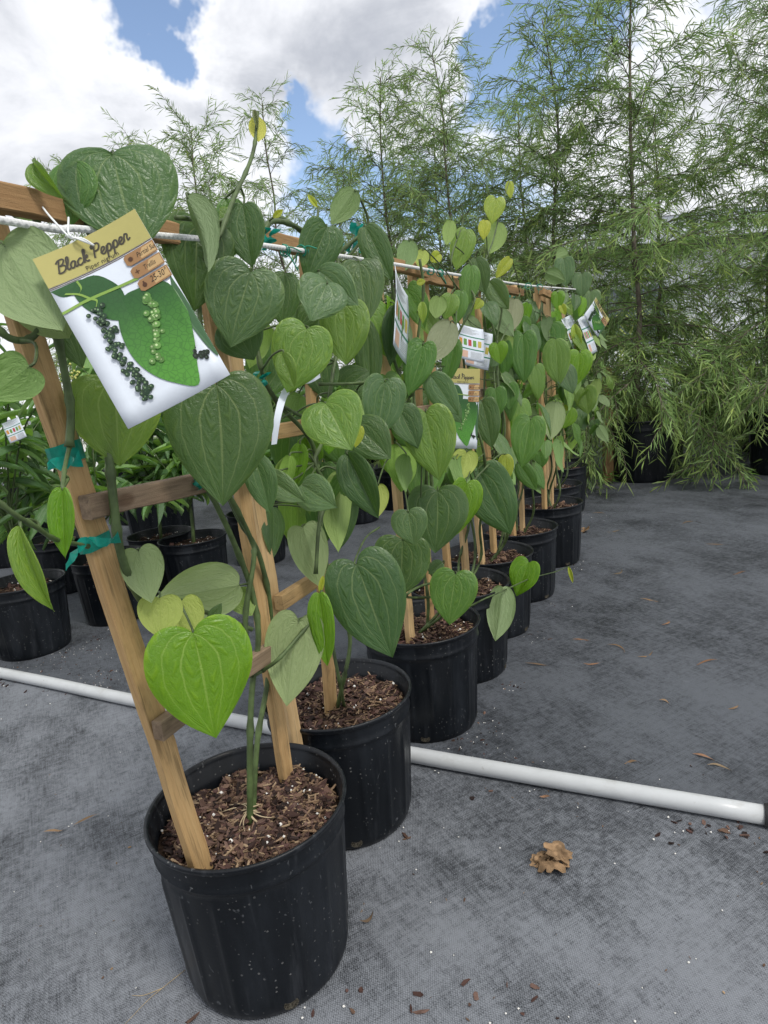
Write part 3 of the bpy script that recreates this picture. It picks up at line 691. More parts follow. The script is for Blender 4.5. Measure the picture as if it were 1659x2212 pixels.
leaf(690, 780, 700, 860, 80, 'D', -.02, 'round', vine=1)
leaf(700, 930, 690, 960, 50, 'P', .02, 'ovate', vine=1)
# --- third to fifth trellis
leaf(974, 696, 924, 788, 64, 'W', .09, 'ovate', under=True, fold=.2, vine=3)
leaf(914, 746, 884, 854, 70, 'M', .07, fold=.3, vine=3)
leaf(930, 810, 990, 897, 64, 'G', .08, 'ovate', fold=.2, vine=3)
leaf(984, 734, 964, 832, 42, 'M', .07, 'ovate', fold=.5, vine=4)
leaf(1042, 868, 1062, 968, 64, 'D', .03, 'round', vine=4)
leaf(1008, 978, 996, 1038, 56, 'K', .06, under=True, fold=.3, vine=4)
leaf(1092, 982, 1095, 1039, 34, 'Y', .09, 'ovate', fold=.2, vine=4, pet=False)
leaf(1146, 907, 1125, 1010, 74, 'M', .11, fold=.2, vine=5)
leaf(1200, 868, 1188, 952, 50, 'S', .08, 'ovate', under=True, fold=.3, vine=6)
leaf(1130, 722, 1130, 827, 62, 'M', .08, 'round', vine=5)
leaf(1200, 733, 1207, 832, 60, 'N', .09, 'ovate', fold=.15, vine=6)
leaf(1252, 762, 1246, 832, 58, 'L', .11, fold=.2, vine=7)
leaf(1188, 700, 1182, 772, 68, 'M', .06, 'round', vine=6)
leaf(1257, 592, 1255, 642, 42, 'G', .05, 'round', vine=8)
leaf(1276, 630, 1270, 688, 46, 'G', .06, 'round', vine=8)
leaf(1205, 633, 1205, 670, 30, 'L', .07, fold=.3, vine=7)
leaf(1218, 560, 1222, 618, 44, 'G', .04, 'round', vine=7)
leaf(1180, 590, 1222, 606, 34, 'P', .05, 'ovate', under=True, vine=7)
leaf(1228, 548, 1200, 562, 40, 'P', .04, 'ovate', under=True, vine=8)
leaf(1222, 632, 1195, 662, 34, 'G', .08, 'ovate', tilt=-.4, vine=7)
leaf(1018, 574, 1010, 658, 46, 'M', .06, 'ovate', fold=.2, vine=4)
leaf(1071, 430, 1062, 482, 46, 'K', .05, fold=.3, vine=5)
leaf(1048, 476, 1044, 517, 27, 'Y', .06, 'ovate', fold=.3, vine=5)
leaf(1077, 480, 1058, 552, 50, 'N', .04, 'ovate', under=True, vine=5)
leaf(1102, 558, 1072, 600, 26, 'Y', .05, 'ovate', fold=.4, vine=5)
leaf(1008, 495, 986, 582, 54, 'N', .05, 'ovate', fold=.3, vine=4)
leaf(974, 476, 964, 532, 30, 'N', .04, 'ovate', under=True, vine=4)
leaf(1100, 392, 1103, 428, 19, 'Y', .05, 'ovate', fold=.2, vine=5, pet=False)
leaf(950, 548, 930, 565, 26, 'Y', .04, 'ovate', fold=.5, vine=4)
leaf(915, 540, 905, 580, 32, 'K', .04, 'ovate', under=True, vine=3)
leaf(885, 520, 872, 590, 46, 'P', .03, 'ovate', under=True, vine=3)
leaf(1028, 558, 1048, 634, 48, 'D', .04, 'ovate', fold=.3, vine=4)
leaf(1058, 608, 1098, 668, 48, 'G', .05, 'ovate', fold=.5, vine=5)
leaf(1112, 645, 1090, 728, 52, 'W', .06, 'ovate', under=True, vine=5)
leaf(1075, 743, 1082, 786, 42, 'L', .08, fold=.3, vine=5)
leaf(912, 652, 913, 698, 20, 'K', .08, 'lance', fold=.7, vine=3, pet=False)
leaf(900, 612, 920, 606, 14, 'Y', .08, 'lance', vine=3, pet=False)
leaf(975, 635, 962, 690, 44, 'N', .06, 'ovate', fold=.4, vine=4)
leaf(995, 628, 985, 700, 40, 'M', .05, 'ovate', vine=4)
leaf(950, 640, 940, 690, 40, 'N', .04, 'ovate', under=True, vine=3)
leaf(1040, 648, 1025, 668, 22, 'Y', .07, 'ovate', fold=.5, vine=4)
leaf(1070, 840, 1075, 900, 48, 'M', .05, 'round', vine=5)
leaf(1098, 830, 1100, 885, 44, 'M', .05, 'round', vine=5)
leaf(1060, 790, 1080, 740, 36, 'D', .03, 'ovate', vine=5)
leaf(1165, 975, 1170, 1010, 36, 'M', .04, 'ovate', vine=6)
leaf(1262, 838, 1270, 895, 50, 'N', .08, 'round', vine=8)
leaf(1280, 855, 1258, 862, 20, 'Y', .09, 'lance', fold=.6, vine=8)
leaf(1232, 880, 1215, 925, 42, 'L', .06, 'ovate', vine=7)
leaf(1226, 878, 1218, 888, 14, 'Y', .09, 'round', fold=.6, vine=7, pet=False)
leaf(1213, 660, 1222, 680, 16, 'Y', .09, 'round', fold=.7, vine=7, pet=False)
leaf(1240, 700, 1252, 760, 22, 'K', .07, 'lance', fold=.6, vine=8)
leaf(1120, 1000, 1160, 1060, 40, 'M', .05, 'ovate', vine=5)
# --- the leafy depth of the row
rf = random.Random(21)
def pix(P):
    d = P - C0; z = d.dot(fwd); return CXP + F_PX * d.dot(CR) / z, CYP - F_PX * d.dot(CU) / z
def filler(i, n, z0, z1, o0, o1, sp=.17):
    for _ in range(n):
        z = rf.uniform(z0, z1); s = base_s[i] + rf.uniform(-sp, sp); o = rf.uniform(o0, o1)
        A = row_pt(s, z, o); qx, qy = pix(A)
        if 950 < qx < 1062 and 660 < qy < 960 and o > -.06: continue      # leaves part round the cards
        d = Vector((rf.gauss(0, .35), rf.gauss(0, .35), -1))
        n_ = ROWN * rf.uniform(.6, 1.0) - ROWU * rf.uniform(-.1, .8) + UP * rf.uniform(0, .6)
        L_ = rf.uniform(.065, .12)
        place_leaf(A, d, n_, L_, L_ * rf.uniform(.66, .86), rf.choice('DDGMMPNNL'), rf.choice(['heart', 'round', 'ovate', 'ovate']), rf.choice([.15, .3, .5]), rf.choice([.15, .35]), 0.0, rf.random() < .3, rf.randrange(3), i, True)
filler(1, 16, .56, .99, -.10, -.02, .14); filler(1, 7, .55, .95, -.02, .05, .13); filler(2, 10, .52, .98, .0, .06); filler(3, 10, .52, .98, .0, .07); filler(4, 8, .5, .98, .0, .07)
filler(2, 26, .50, 1.0, -.10, .03)
filler(3, 34, .50, 1.02, -.10, .05)
filler(4, 38, .48, 1.03, -.10, .06)
filler(5, 42, .46, 1.05, -.10, .09)
filler(6, 42, .46, 1.06, -.10, .10)
filler(7, 38, .46, 1.09, -.10, .10)
filler(8, 36, .46, 1.14, -.10, .09)
filler(9, 26, .48, 1.16, -.10, .08)

# ------------------------------------------------------------------ vine stems and leaf stalks
SM = {i: MB() for i in range(10)}
def stem(i, pts, r0, r1=None, knots=7):
    P = [at_row(*p) if len(p) == 3 and not isinstance(p, Vector) else Vector(p) for p in pts]
    SM[i].tube(P, r0, r1, 8, 6, knots=knots); STEMPTS[i] += spline(P, 6)
def soil_pt(i, ds=0, do=0):
    loc = Vector((*POTS[i], 0)); return row_pt(s_of(loc) + ds, .215, (loc - ROWA).dot(ROWN) + do)
stem(0, [soil_pt(0, -.008, .004), at_row(540, 1600, .01), at_row(545, 1480, .012), (558, 1380, .02), (545, 1280, .02), (500, 1160, .025), (450, 1050, .035), (445, 980, .03)], .0046, .0034)
stem(0, [soil_pt(0, .006, -.002), at_row(556, 1600, .0), at_row(578, 1470, .0), (585, 1330, .005), (560, 1200, .02), (510, 1110, .02), (470, 1000, .02), (455, 860, .02)], .0042, .003)
stem(0, [(545, 1460, .012), (530, 1340, .02), (548, 1210, .03), (540, 1160, .03), (475, 1030, .05), (430, 920, .03), (400, 760, .0)], .0038, .003)
stem(0, [(345, 1350, -.03), (330, 1320, .0), (298, 1285, .02), (262, 1200, .03), (246, 1090, .034), (236, 990, .034), (228, 900, .03), (220, 760, .02), (215, 600, .01), (190, 480, .03)], .0048, .0042)
stem(0, [(330, 1320, .0), (385, 1310, .03), (470, 1330, .0), (545, 1360, .02)], .003)
stem(0, [(150, 965, .03), (152, 880, .03), (135, 780, .032), (112, 660, .034), (95, 540, .0), (60, 430, .02), (0, 415, .02), (-60, 470, .02)], .0040, .0034)
stem(0, [(150, 965, .03), (140, 1010, .045), (135, 1060, .06)], .002)
stem(0, [(105, 670, .03), (70, 728, .03), (20, 730, .03), (-30, 680, .03)], .0032)
stem(0, [(190, 1180, .03), (120, 1165, .06), (80, 1140, .08), (30, 1110, .09), (-20, 1070, .09)], .0022)
stem(0, [(445, 980, .03), (440, 800, .02), (430, 600, .02), (470, 520, .06), (505, 430, .06), (540, 350, .055), (552, 300, .05), (556, 242, .05)], .0034, .0022)
stem(0, [(470, 700, -.01), (480, 500, .05), (470, 480, .05), (380, 470, .06)], .0028)
stem(1, [soil_pt(1, -.01, .0), at_row(742, 1470, .01), (756, 1390, .02), (745, 1320, .02), (700, 1200, .02), (690, 1080, .02), (675, 960, .02), (600, 870, .03), (565, 800, .03), (550, 700, .02)], .0040, .0032)
stem(1, [soil_pt(1, .004, .01), at_row(735, 1480, .015), (720, 1400, .01), (715, 1330, .01)], .003)
stem(1, [at_row(568, 1448, .02), (600, 1425, .05), (640, 1380, .06), (680, 1330, .075), (695, 1275, .085)], .0030, .0022)
stem(1, [(545, 1460, .012), (568, 1448, .02)], .003)
stem(1, [(682, 1240, .04), (690, 1130, .04), (710, 1060, .04), (680, 1000, .04), (700, 940, .03), (720, 800, .03), (740, 700, .02), (730, 560, .02)], .0030)
stem(1, [(600, 870, .03), (660, 900, .05), (705, 870, .1)], .0026)
stem(1, [(690, 830, .03), (770, 828, .06), (800, 822, .07)], .0024)
stem(1, [(730, 620, .0), (700, 540, .03), (640, 490, .03), (590, 478, .03), (568, 500, .03)], .0038)
stem(1, [(560, 500, .02), (600, 470, .02), (650, 500, .03), (670, 530, .03)], .0034)
stem(1, [(680, 520, .03), (685, 480, .06), (688, 446, .06)], .002)
stem(2, [(740, 570, .02), (780, 520, .05), (795, 480, .06), (785, 445, .06), (766, 410, .06)], .0030, .0016)
stem(2, [(690, 600, .01), (740, 540, .02), (790, 500, .05)], .0034)
for i in range(2, 10):
    for k in range(3 if i < 7 else 2):
        b = base_s[i]; o = random.uniform(-.02, .04); q = random.uniform(-.04, .04)
        P = [soil_pt(i, random.uniform(-.015, .015), random.uniform(-.01, .02))]
        for z in (.30, .40, .52, .64, .76, .88, .98, 1.04):
            q = max(-.1, min(.1, q + random.uniform(-.04, .04))); P.append(row_pt(b + q, z, o + random.uniform(-.02, .03)))
        stem(i, P, .0038, .0028)
stem(3, [soil_pt(3, 0, .01), at_row(880, 1290, .02), (940, 1260, .04), (1000, 1310, .06), (1050, 1292, .11), (1100, 1270, .13), (1150, 1248, .13), (1200, 1235, .13), (1232, 1222, .13)], .0030, .0012)
stem(4, [(955, 1100, .03), (1000, 1060, .05), (1040, 1020, .07), (1075, 985, .085), (1092, 980, .09)], .0032, .0016)
stem(5, [(1030, 640, .03), (1050, 560, .03), (1065, 520, .04), (1080, 460, .05), (1100, 392, .05)], .0028, .0012)
stem(4, [(985, 640, .03), (975, 560, .03), (1000, 480, .04), (995, 440, .04)], .0022, .0012)
stem(5, [(1065, 760, .03), (1080, 740, .06), (1100, 700, .07)], .0022)
stem(7, [(1205, 940, .05), (1215, 910, .08), (1230, 885, .09)], .0022, .0014)
stem(8, [(1300, 720, .05), (1345, 690, .09), (1365, 672, .1)], .0018, .001)
for (i, A, d, n) in PET:
    pts = STEMPTS[i]
    if not pts: continue
    want = A + Vector((0, 0, .0)) - n * .03
    B = min(pts, key=lambda p: (p - want).length + (0.05 if p.z > A.z + .05 else 0))
    dist = (B - A).length
    if dist < .012: continue
    if dist > .17: B = A + (B - A) * (.17 / dist)
    mid = (A + B) / 2 - d * min(.012, dist * .2) - n * .012
    SM[i].tube([A + d * .002 - n * .0015, A - d * min(.006, dist * .15) - n * .005, mid, B], .0013, .0017, 6, 4)
for i in range(10): SM[i].build('stem', M['stem'], VINES[i])
# aerial roots at the foot of the end vine
rt = MB(); f0 = soil_pt(0, 0, 0) + UP * .012
for k in range(16):
    a = random.uniform(0, 6.283); l = random.uniform(.015, .05)
    rt.tube([f0 + UP * random.uniform(0, .012), f0 + Vector((math.cos(a), math.sin(a), -.1)) * l * .5 + UP * .004, f0 + Vector((math.cos(a + .3), math.sin(a + .3), 0)) * l + UP * -.004], .0012, .0005, 5, 4)
rt.build('root', plain('pale_root', (.42, .34, .22), .8, .2, .2), VINES[0])

# ------------------------------------------------------------------ ties
def tape_band(P0, P1, z, w, label, tail=None):
    """flagging tape wound round a stake at height z"""
    ax = (P1 - P0).normalized(); c = P0 + ax * ((z - P0.z) / ax.z)
    y = (ROWN - ax * ROWN.dot(ax)).normalized(); x = y.cross(ax); mb = MB(); n = 14
    pts = [c + (x * (.0165 * math.copysign(abs(math.cos(a)) ** .6, math.cos(a))) + y * (.0128 * math.copysign(abs(math.sin(a)) ** .6, math.sin(a)))) + ax * .002 * math.sin(a) for a in [2 * math.pi * k / n for k in range(n + 1)]]
    mb.strip(pts, [ax] * (n + 1), w)
    if tail:
        T = [at_row(*p) for p in tail]; T = spline(T, 5)
        ds = []
        for k, p in enumerate(T):
            e = (T[min(k + 1, len(T) - 1)] - T[max(0, k - 1)]).normalized(); ds.append((ax * math.cos(.5 * k) * .9 + ROWN * .45 * math.sin(.9 * k) - e * 0).normalized())
        mb.strip(T, ds, [w * (.9 - .35 * k / len(T)) for k in range(len(T))])
    o = mb.build('tie_tape', M['tape'], origin=c); tag(o, label, 'tie tape', 'teal ties on the pepper trellises'); return o
P0, P1 = STAKES[0][1], STAKES[0][2]
tape_band(P0, P1, .768, .020, 'wide teal tape band round the end trellis stake, above the middle rung', [(175, 990, .024), (140, 1000, .03), (105, 1006, .03)])
tape_band(P0, P1, .672, .014, 'twisted teal tape with a hanging tail on the end stake below the middle rung', [(258, 1160, .04), (225, 1172, .032), (186, 1168, .034), (165, 1190, .045), (142, 1226, .05)])
def knot(px, py, off, r, label, mat='tie', tails=2):
    c = at_row(px, py, off); mb = MB()
    for k in range(2):
        a0 = random.uniform(0, 6.28); pts = []
        for j in range(9):
            a = a0 + 6.283 * j / 8; pts.append(c + UP * (r * math.cos(a)) + ROWN * (r * math.sin(a)) + ROWU * (.004 * k + .001 * j))
        mb.tube(pts, .0011, sides=6, n=3)
    for k in range(tails):
        d = Vector((random.uniform(-1, 1), random.uniform(-.3, .3), random.uniform(-1.2, .2))) * .02
        mb.tube([c, c + d * .6 + UP * .005, c + d * 1.3], .0011, .0009, 6, 4)
    o = mb.build('tie', M[mat], origin=c); tag(o, label, 'tie', 'green ties on the rope'); return o
for (px, py, wh) in [(610, 540, 'left of a pair on the rope by the second trellis'), (648, 541, 'right of a pair on the rope by the second trellis'), (792, 562, 'on the rope at the third trellis'), (928, 585, 'looped twice on the rope at the fourth trellis'), (948, 589, 'with short ends on the rope past the fourth trellis'), (1140, 618, 'on the rope by the sixth trellis'), (1165, 620, 'on the rope by the seventh trellis')]:
    knot(px, py, .042, .0075 if px < 1000 else .010, 'small green tie knotted ' + wh)
def tape_bow(px, py, off, w, label, seed):
    r = random.Random(seed); c = at_row(px, py, off); mb = MB()
    for k in range(3):
        a = r.uniform(-1.2, 1.2); L_ = w * r.uniform(1.0, 2.0); P = [c + Vector((math.sin(a) * L_ * t, r.uniform(-.006, .006), math.cos(a) * L_ * (t - .4))) + ROWN * .006 * math.sin(6 * t) for t in (0, .25, .5, .75, 1)]
        P = spline(P, 3); mb.strip(P, [Matrix.Rotation(.5 * j, 3, 'Z') @ ROWU for j in range(len(P))], w * .5)
    o = mb.build('tie_tape', M['tape'], origin=c); tag(o, label, 'tie tape', 'teal ties on the pepper trellises')
for j, (px, py, off, w, lab) in enumerate([(568, 520, .03, .026, 'crumpled teal tape at the top rung end of the second trellis'), (752, 530, .02, .024, 'crumpled teal tape on the top rung beside the third trellis'), (775, 520, .03, .026, 'loose teal tape loop on stems over the third trellis top'), (557, 828, .03, .016, 'small teal tape scrap on stems beside the large dark leaf'), (428, 1045, .03, .018, 'teal tape scrap tying stems to the end trellis middle rung'), (890, 935, .03, .016, 'teal tape on the third trellis rung'), (1105, 650, .03, .022, 'teal tape high on the sixth trellis stake'), (640, 640, .0, .016, 'teal tape deep in leaves of the second trellis')]):
    tape_bow(px, py, off, w, lab, j + 3)

# ------------------------------------------------------------------ printed plant cards
PRN = {}
def ink(name, col, rough=.42):
    if name not in PRN: PRN[name] = plain('print_' + name, col, rough, .35, .015, 120)
    return PRN[name]
def printed_leaf_mat():
    t = NT('print_pepper_leaf'); o = t.obj(); v = t.n('ShaderNodeTexVoronoi'); v.feature = 'DISTANCE_TO_EDGE'; v.inputs['Scale'].default_value = 210; t.l(t.map(o, (1, 1, 0)), v.inputs['Vector'])
    n = t.noise(o, 30, 3); s = t.n('ShaderNodeSeparateXYZ'); t.l(o, s.inputs[0])
    c = t.mix(t.rng(t.math('ADD', t.math('MULTIPLY', n, .03), t.math('SUBTRACT', 0, s.outputs[1])), -.02, .09), (.022, .085, .022), (.085, .28, .035))
    c = t.mix(t.rng(v.outputs['Distance'], 0, .12, .35, 0), c, (.015, .06, .015))
    return t.bsdf(c, .4, None, .35)
GL = {}   # script letters as strokes in a box of height 1 (x-height .5)
GL['B'] = ([[(.10, .02), (.16, .45), (.27, .95)], [(.02, .78), (.20, .96), (.52, .98), (.60, .80), (.42, .58), (.26, .53), (.52, .50), (.64, .30), (.48, .06), (.20, .0), (.03, .12)]], .66)
GL['l'] = ([[(.0, .10), (.22, .60), (.26, .95), (.14, .92), (.08, .40), (.12, .04), (.30, .10)]], .28)
GL['a'] = ([[(.40, .46), (.22, .50), (.06, .30), (.10, .04), (.28, .08), (.42, .46), (.38, .10), (.46, .02), (.58, .12)]], .52)
GL['c'] = ([[(.38, .40), (.28, .50), (.08, .34), (.08, .08), (.24, .0), (.46, .14)]], .44)
GL['k'] = ([[(.0, .10), (.20, .60), (.26, .95), (.14, .90), (.08, .0)], [(.10, .28), (.34, .50), (.34, .34), (.14, .27), (.30, .04), (.46, .08)]], .46)
GL['P'] = ([[(.12, .0), (.18, .45), (.28, .95)], [(.0, .74), (.20, .97), (.54, .97), (.62, .74), (.48, .50), (.24, .46)]], .60)
GL['e'] = ([[(.0, .12), (.30, .28), (.34, .46), (.20, .50), (.08, .30), (.12, .04), (.28, .0), (.46, .14)]], .42)
GL['p'] = ([[(.04, .14), (.14, .46), (.04, -.42)], [(.10, .10), (.20, .48), (.38, .48), (.42, .22), (.28, .0), (.12, .06)], [(.30, .02), (.54, .14)]], .50)
GL['r'] = ([[(.0, .10), (.14, .50), (.16, .56), (.34, .46), (.28, .20), (.34, .02), (.50, .14)]], .46)
def script_text(s, x0, y0, h, w, flat):
    mb = MB(); x = x0
    for ch in s:
        if ch == ' ': x += .28 * h; continue
        st, adv = GL[ch]
        for q in st:
            P = spline([Vector((x + (a + .18 * b) * h, y0 + b * h, 0)) for a, b in q], 5); ds = []
            for k in range(len(P)):
                e = P[min(k + 1, len(P) - 1)] - P[max(0, k - 1)]; ds.append(Vector((-e.y, e.x, 0)).normalized())
            mb.strip(P, ds, w)
        x += adv * h
    return mb, x - x0
def font_mesh(txt, size, shear=0.0):
    c = bpy.data.curves.new('lettering', 'FONT'); c.body = txt; c.size = size; c.shear = shear; c.resolution_u = 2
    o = bpy.data.objects.new('lettering', c); COL.objects.link(o); dg = bpy.context.evaluated_depsgraph_get()
    me = bpy.data.meshes.new_from_object(o.evaluated_get(dg)); bpy.data.objects.remove(o); return me
def card(corners, label, front=True, thick=.0006, bow=.004, hi=True):
    """corners TL, TR, BL in space: the card is a flexed sheet with its print on it"""
    TL, TR, BL = corners; ex = (TR - TL); W = ex.length; ex.normalize(); ey = (TL - BL); H = ey.length; ey = (ey - ex * ey.dot(ex)).normalized(); ez = ex.cross(ey)
    Mx = Matrix((ex, ey, ez)).transposed().to_4x4(); Mx.translation = (TL + TR) / 2 - ey * (H / 2)
    k = W / .10
    c = bpy.data.objects.new('plant_card', None); COL.objects.link(c); c.matrix_basis = Mx; WORLDM[c.name] = Mx.copy(); tag(c, label, 'plant card', 'plant cards on the pepper row')
    def bz(x, y): return bow * (x / (W / 2)) ** 2 * (1 if y > 0 else .6) - bow * .7 * (y / (H / 2)) ** 2
    def sheet(name, x0, y0, x1, y1, mat, z, nx=8, ny=10, par=c, th=0.0):
        V = []; F = []
        for j in range(ny + 1):
            for i in range(nx + 1):
                x = x0 + (x1 - x0) * i / nx; y = y0 + (y1 - y0) * j / ny; V.append((x, y, bz(x, y) + z))
        for j in range(ny):
            for i in range(nx): a = j * (nx + 1) + i; F.append((a, a + 1, a + nx + 2, a + nx + 1))
        me = mesh(name, V, F)
        if th:
            bm = bmesh.new(); bm.from_mesh(me); bmesh.ops.solidify(bm, geom=bm.faces[:], thickness=th); bm.to_mesh(me); bm.free()
        return put(name, me, mat, par, Mx)
    def flat(name, polys, mat, z, par):
        V = []; F = []
        for P in polys:
            b = len(V); V += [(x, y, bz(x, y) + z) for x, y in P]; F.append(tuple(range(b, b + len(P))))
        return put(name, mesh(name, V, F, False), mat, par, Mx)
    sh = sheet('card_sheet', -W / 2, -H / 2, W / 2, H / 2, ink('white', (.66, .715, .79), .3), 0, th=thick)
    e = .00035
    def X(u): return (u - .5) * W
    def Y(v): return (.5 - v) * H
    if front:
        hd = sheet('header', X(0), Y(.183), X(1), Y(0), ink('olive', (.40, .365, .125)), e, ny=4)
        for v in (.186, .194): sheet('rule', X(0), Y(v + .0035), X(1), Y(v), ink('brown', (.10, .06, .03)), e, ny=1)
        lm = printed_leaf_mat() if 'lm' not in PRN else PRN['lm']; PRN['lm'] = lm
        def uvp(pts, n=4):
            P = spline([Vector((a, b, 0)) for a, b in pts + [pts[0]]], n)[:-1]
            return [(X(min(1, max(0, p.x))), Y(p.y)) for p in P]
        flat('printed_leaf', [uvp([(.0, .203), (.28, .203), (.22, .245), (.15, .262), (.06, .25)])], lm, e * 1.2, c)
        flat('printed_leaf', [uvp([(.17, .21), (.39, .212), (.51, .29), (.545, .363), (.50, .45), (.38, .484), (.22, .388), (.165, .30)])], lm, e * 1.6, c)
        flat('printed_leaf', [uvp([(.98, .40), (1.0, .60), (1.0, .88), (.95, .82), (.92, .70), (.90, .55)])], ink('leafshade', (.055, .13, .055)), e * 2.0, c)
        flat('printed_leaf', [uvp([(.69, .385), (.54, .385), (.42, .45), (.35, .56), (.34, .70), (.42, .82), (.56, .91), (.715, .968), (.80, .87), (.90, .73), (.965, .58), (.93, .44), (.80, .385)])], lm, e * 2.6, c)
        flat('printed_vein', [[(X(.685), Y(.40)), (X(.695), Y(.40)), (X(.712), Y(.94)), (X(.706), Y(.94))]], ink('veindark', (.02, .07, .02)), e * 2.9, c)
        st = MB(); pth = [Vector((X(.0), Y(.337), 0)), Vector((X(.27), Y(.322), 0)), Vector((X(.72), Y(.337), 0))]; pp = spline(pth, 6); st.strip(pp, [Vector((0, 1, 0))] * len(pp), .0026 * k)
        for q_ in ([(.27, .322), (.31, .345), (.275, .375)], [(.27, .322), (.20, .275), (.10, .245)], [(.20, .275), (.245, .25), (.24, .205)]):
            pp2 = spline([Vector((X(a), Y(b), 0)) for a, b in q_], 4); st.strip(pp2, [Vector((.8, .5, 0))] * len(pp2), .0022 * k)
        put('printed_stem', mesh('printed_stem', [(v.x, v.y, bz(v.x, v.y) + e * 3.0) for v in st.V], st.F, False), ink('stem', (.20, .33, .06)), c, Mx)
        def berries(path, n, r, spread, m1, m2, seed, zz):
            q = random.Random(seed); P = spline([Vector((X(a), Y(b), 0)) for a, b in path], 8); A = []; B = []
            for i in range(n):
                p = P[int(q.random() * (len(P) - 1))]; x = p.x + q.gauss(0, spread); y = p.y + q.gauss(0, spread * .5); rr = r * q.uniform(.8, 1.15)
                A.append([(x + rr * math.cos(a * .5236), y + rr * math.sin(a * .5236)) for a in range(12)])
                B.append([(x - rr * .2 + rr * .38 * math.cos(a * .7854), y + rr * .3 + rr * .38 * math.sin(a * .7854)) for a in range(8)])
            V = []; F = []; T = []
            for i, (a, b) in enumerate(zip(A, B)):
                for P_, col, dz in ((a, m1, 0), (b, m2, .00004)):
                    s0 = len(V); V += [(x, y, bz(x, y) + zz + i * .00008 / 4 + dz) for x, y in P_]; F.append(tuple(range(s0, s0 + len(P_)))); kk = q.uniform(.7, 1.3); T += [tuple(v * kk for v in col)] * len(P_)
            put('printed_berries', mesh('printed_berries', V, F, False, tint=T), M['ink_tint'], c, Mx)
        berries([(.27, .375), (.275, .46), (.265, .56), (.235, .655), (.265, .76), (.285, .85), (.30, .93)], 105, .0023 * k, .0032 * k, (.014, .04, .018), (.15, .24, .12), 3, e * 3)
        berries([(.71, .45), (.67, .55), (.60, .65), (.48, .765)], 46, .0027 * k, .0030 * k, (.10, .22, .05), (.40, .52, .26), 5, e * 3.4)
        berries([(.83, .82), (.90, .85), (.95, .845)], 14, .0022 * k, .003 * k, (.012, .02, .012), (.05, .08, .05), 8, e * 2.6)
        for j, (v, txt) in enumerate(((.200, 'Partial Sun'), (.276, 'Trellis'), (.352, '25-30°'))):
            u0 = .69; y1, y0 = Y(v), Y(v + .064); x0, x1 = X(u0), X(1.0) - .0002
            sg = flat('wood_plaque', [[(x0 + .003 * k, y1), (x1, y1), (x1, y0), (x0 + .003 * k, y0), (x0, y0 + .002 * k), (x0, y1 - .002 * k)]], ink('plaque', (.30, .165, .07)), e * 4, c)
            flat('plaque_face', [[(x0 + .011 * k, y1 - .0012 * k), (x1 - .001, y1 - .0012 * k), (x1 - .001, y0 + .0012 * k), (x0 + .011 * k, y0 + .0012 * k)]], ink('plaquef', (.50, .34, .16)), e * 4.6, sg)
            cx, cy = x0 + .0055 * k, (y0 + y1) / 2; rr = .0021 * k
            if j == 0: ic = [[(cx + rr * (1.25 if a % 2 else .8) * math.cos(a * .314), cy + rr * (1.25 if a % 2 else .8) * math.sin(a * .314)) for a in range(20)]]
            elif j == 1: ic = [[(cx - .0004 * k, cy - rr), (cx + .0004 * k, cy - rr), (cx + .0004 * k, cy + rr), (cx - .0004 * k, cy + rr)], [(cx - rr, cy - .0004 * k), (cx + rr, cy - .0004 * k), (cx + rr, cy + .0004 * k), (cx - rr, cy + .0004 * k)]]
            else: ic = [[(cx + rr * math.cos(a * .5236), cy - rr * .3 + rr * math.sin(a * .5236)) for a in range(12)], [(cx - rr * .35, cy + rr * .4), (cx + rr * .35, cy + rr * .4), (cx + rr * .35, cy + rr * 1.4), (cx - rr * .35, cy + rr * 1.4)]]
            flat('icon', ic, ink('icon', (.075, .03, .012)), e * 5.4, sg)
            me = font_mesh(txt, (.0066 if j < 2 else .0085) * k, .25)
            for v_ in me.vertices: v_.co.x = v_.co.x * .72 + x0 + .0115 * k; v_.co.y += y0 + .0036 * k; v_.co.z = bz(v_.co.x, v_.co.y) + e * 5.4
            put('lettering', me, ink('dark', (.035, .025, .015)), sg, Mx)
        tb, tw = script_text('Black Pepper', 0, 0, 1, .05, True); hh = W * .70 / tw
        for (dx, dy, dz, mt) in ((.0007 * k, -.0005 * k, e * 1.4, ink('shadowgrey', (.27, .245, .10))), (0, 0, e * 2.2, ink('charcoal', (.05, .045, .032)))):
            tb, tw = script_text('Black Pepper', X(.13), Y(.132), hh, .0145 * hh / .12, True)
            put('lettering', mesh('lettering', [(v.x + dx, v.y + dy, bz(v.x, v.y) + dz) for v in tb.V], tb.F, False), mt, hd, Mx)
        me = font_mesh('Piper nigrum', .0062 * k)
        for v_ in me.vertices: v_.co.x += X(.36); v_.co.y += Y(.176); v_.co.z = bz(v_.co.x, v_.co.y) + e * 2.2
        put('lettering', me, ink('charcoal', (.05, .045, .032)), hd, Mx)
        flat('punch_hole', [[(X(.5) + .0022 * k * math.cos(a * .4), Y(.07) + .0022 * k * math.sin(a * .4)) for a in range(15)]], ink('hole', (.03, .04, .03)), e * 2, c)
    else:
        for v in (.30, .66): sheet('stripe', X(0), Y(v + .03), X(1), Y(v), ink('green', (.02, .19, .10)), e, ny=1)
        for r_ in range(7):
            v = .05 + .03 * r_; sheet('text_line', X(.1), Y(v + .010), X(.55 + .35 * ((r_ * 37) % 10) / 10), Y(v), ink('grey', (.35, .37, .36)), e, ny=1)
        cols = [(.55, .25, .05), (.12, .28, .05), (.45, .06, .06), (.12, .3, .05), (.5, .4, .08)]
        for q in range(5): sheet('picture', X(.08 + .175 * q), Y(.585), X(.20 + .175 * q), Y(.40), ink('pic%d' % q, cols[q]), e, nx=2, ny=2)
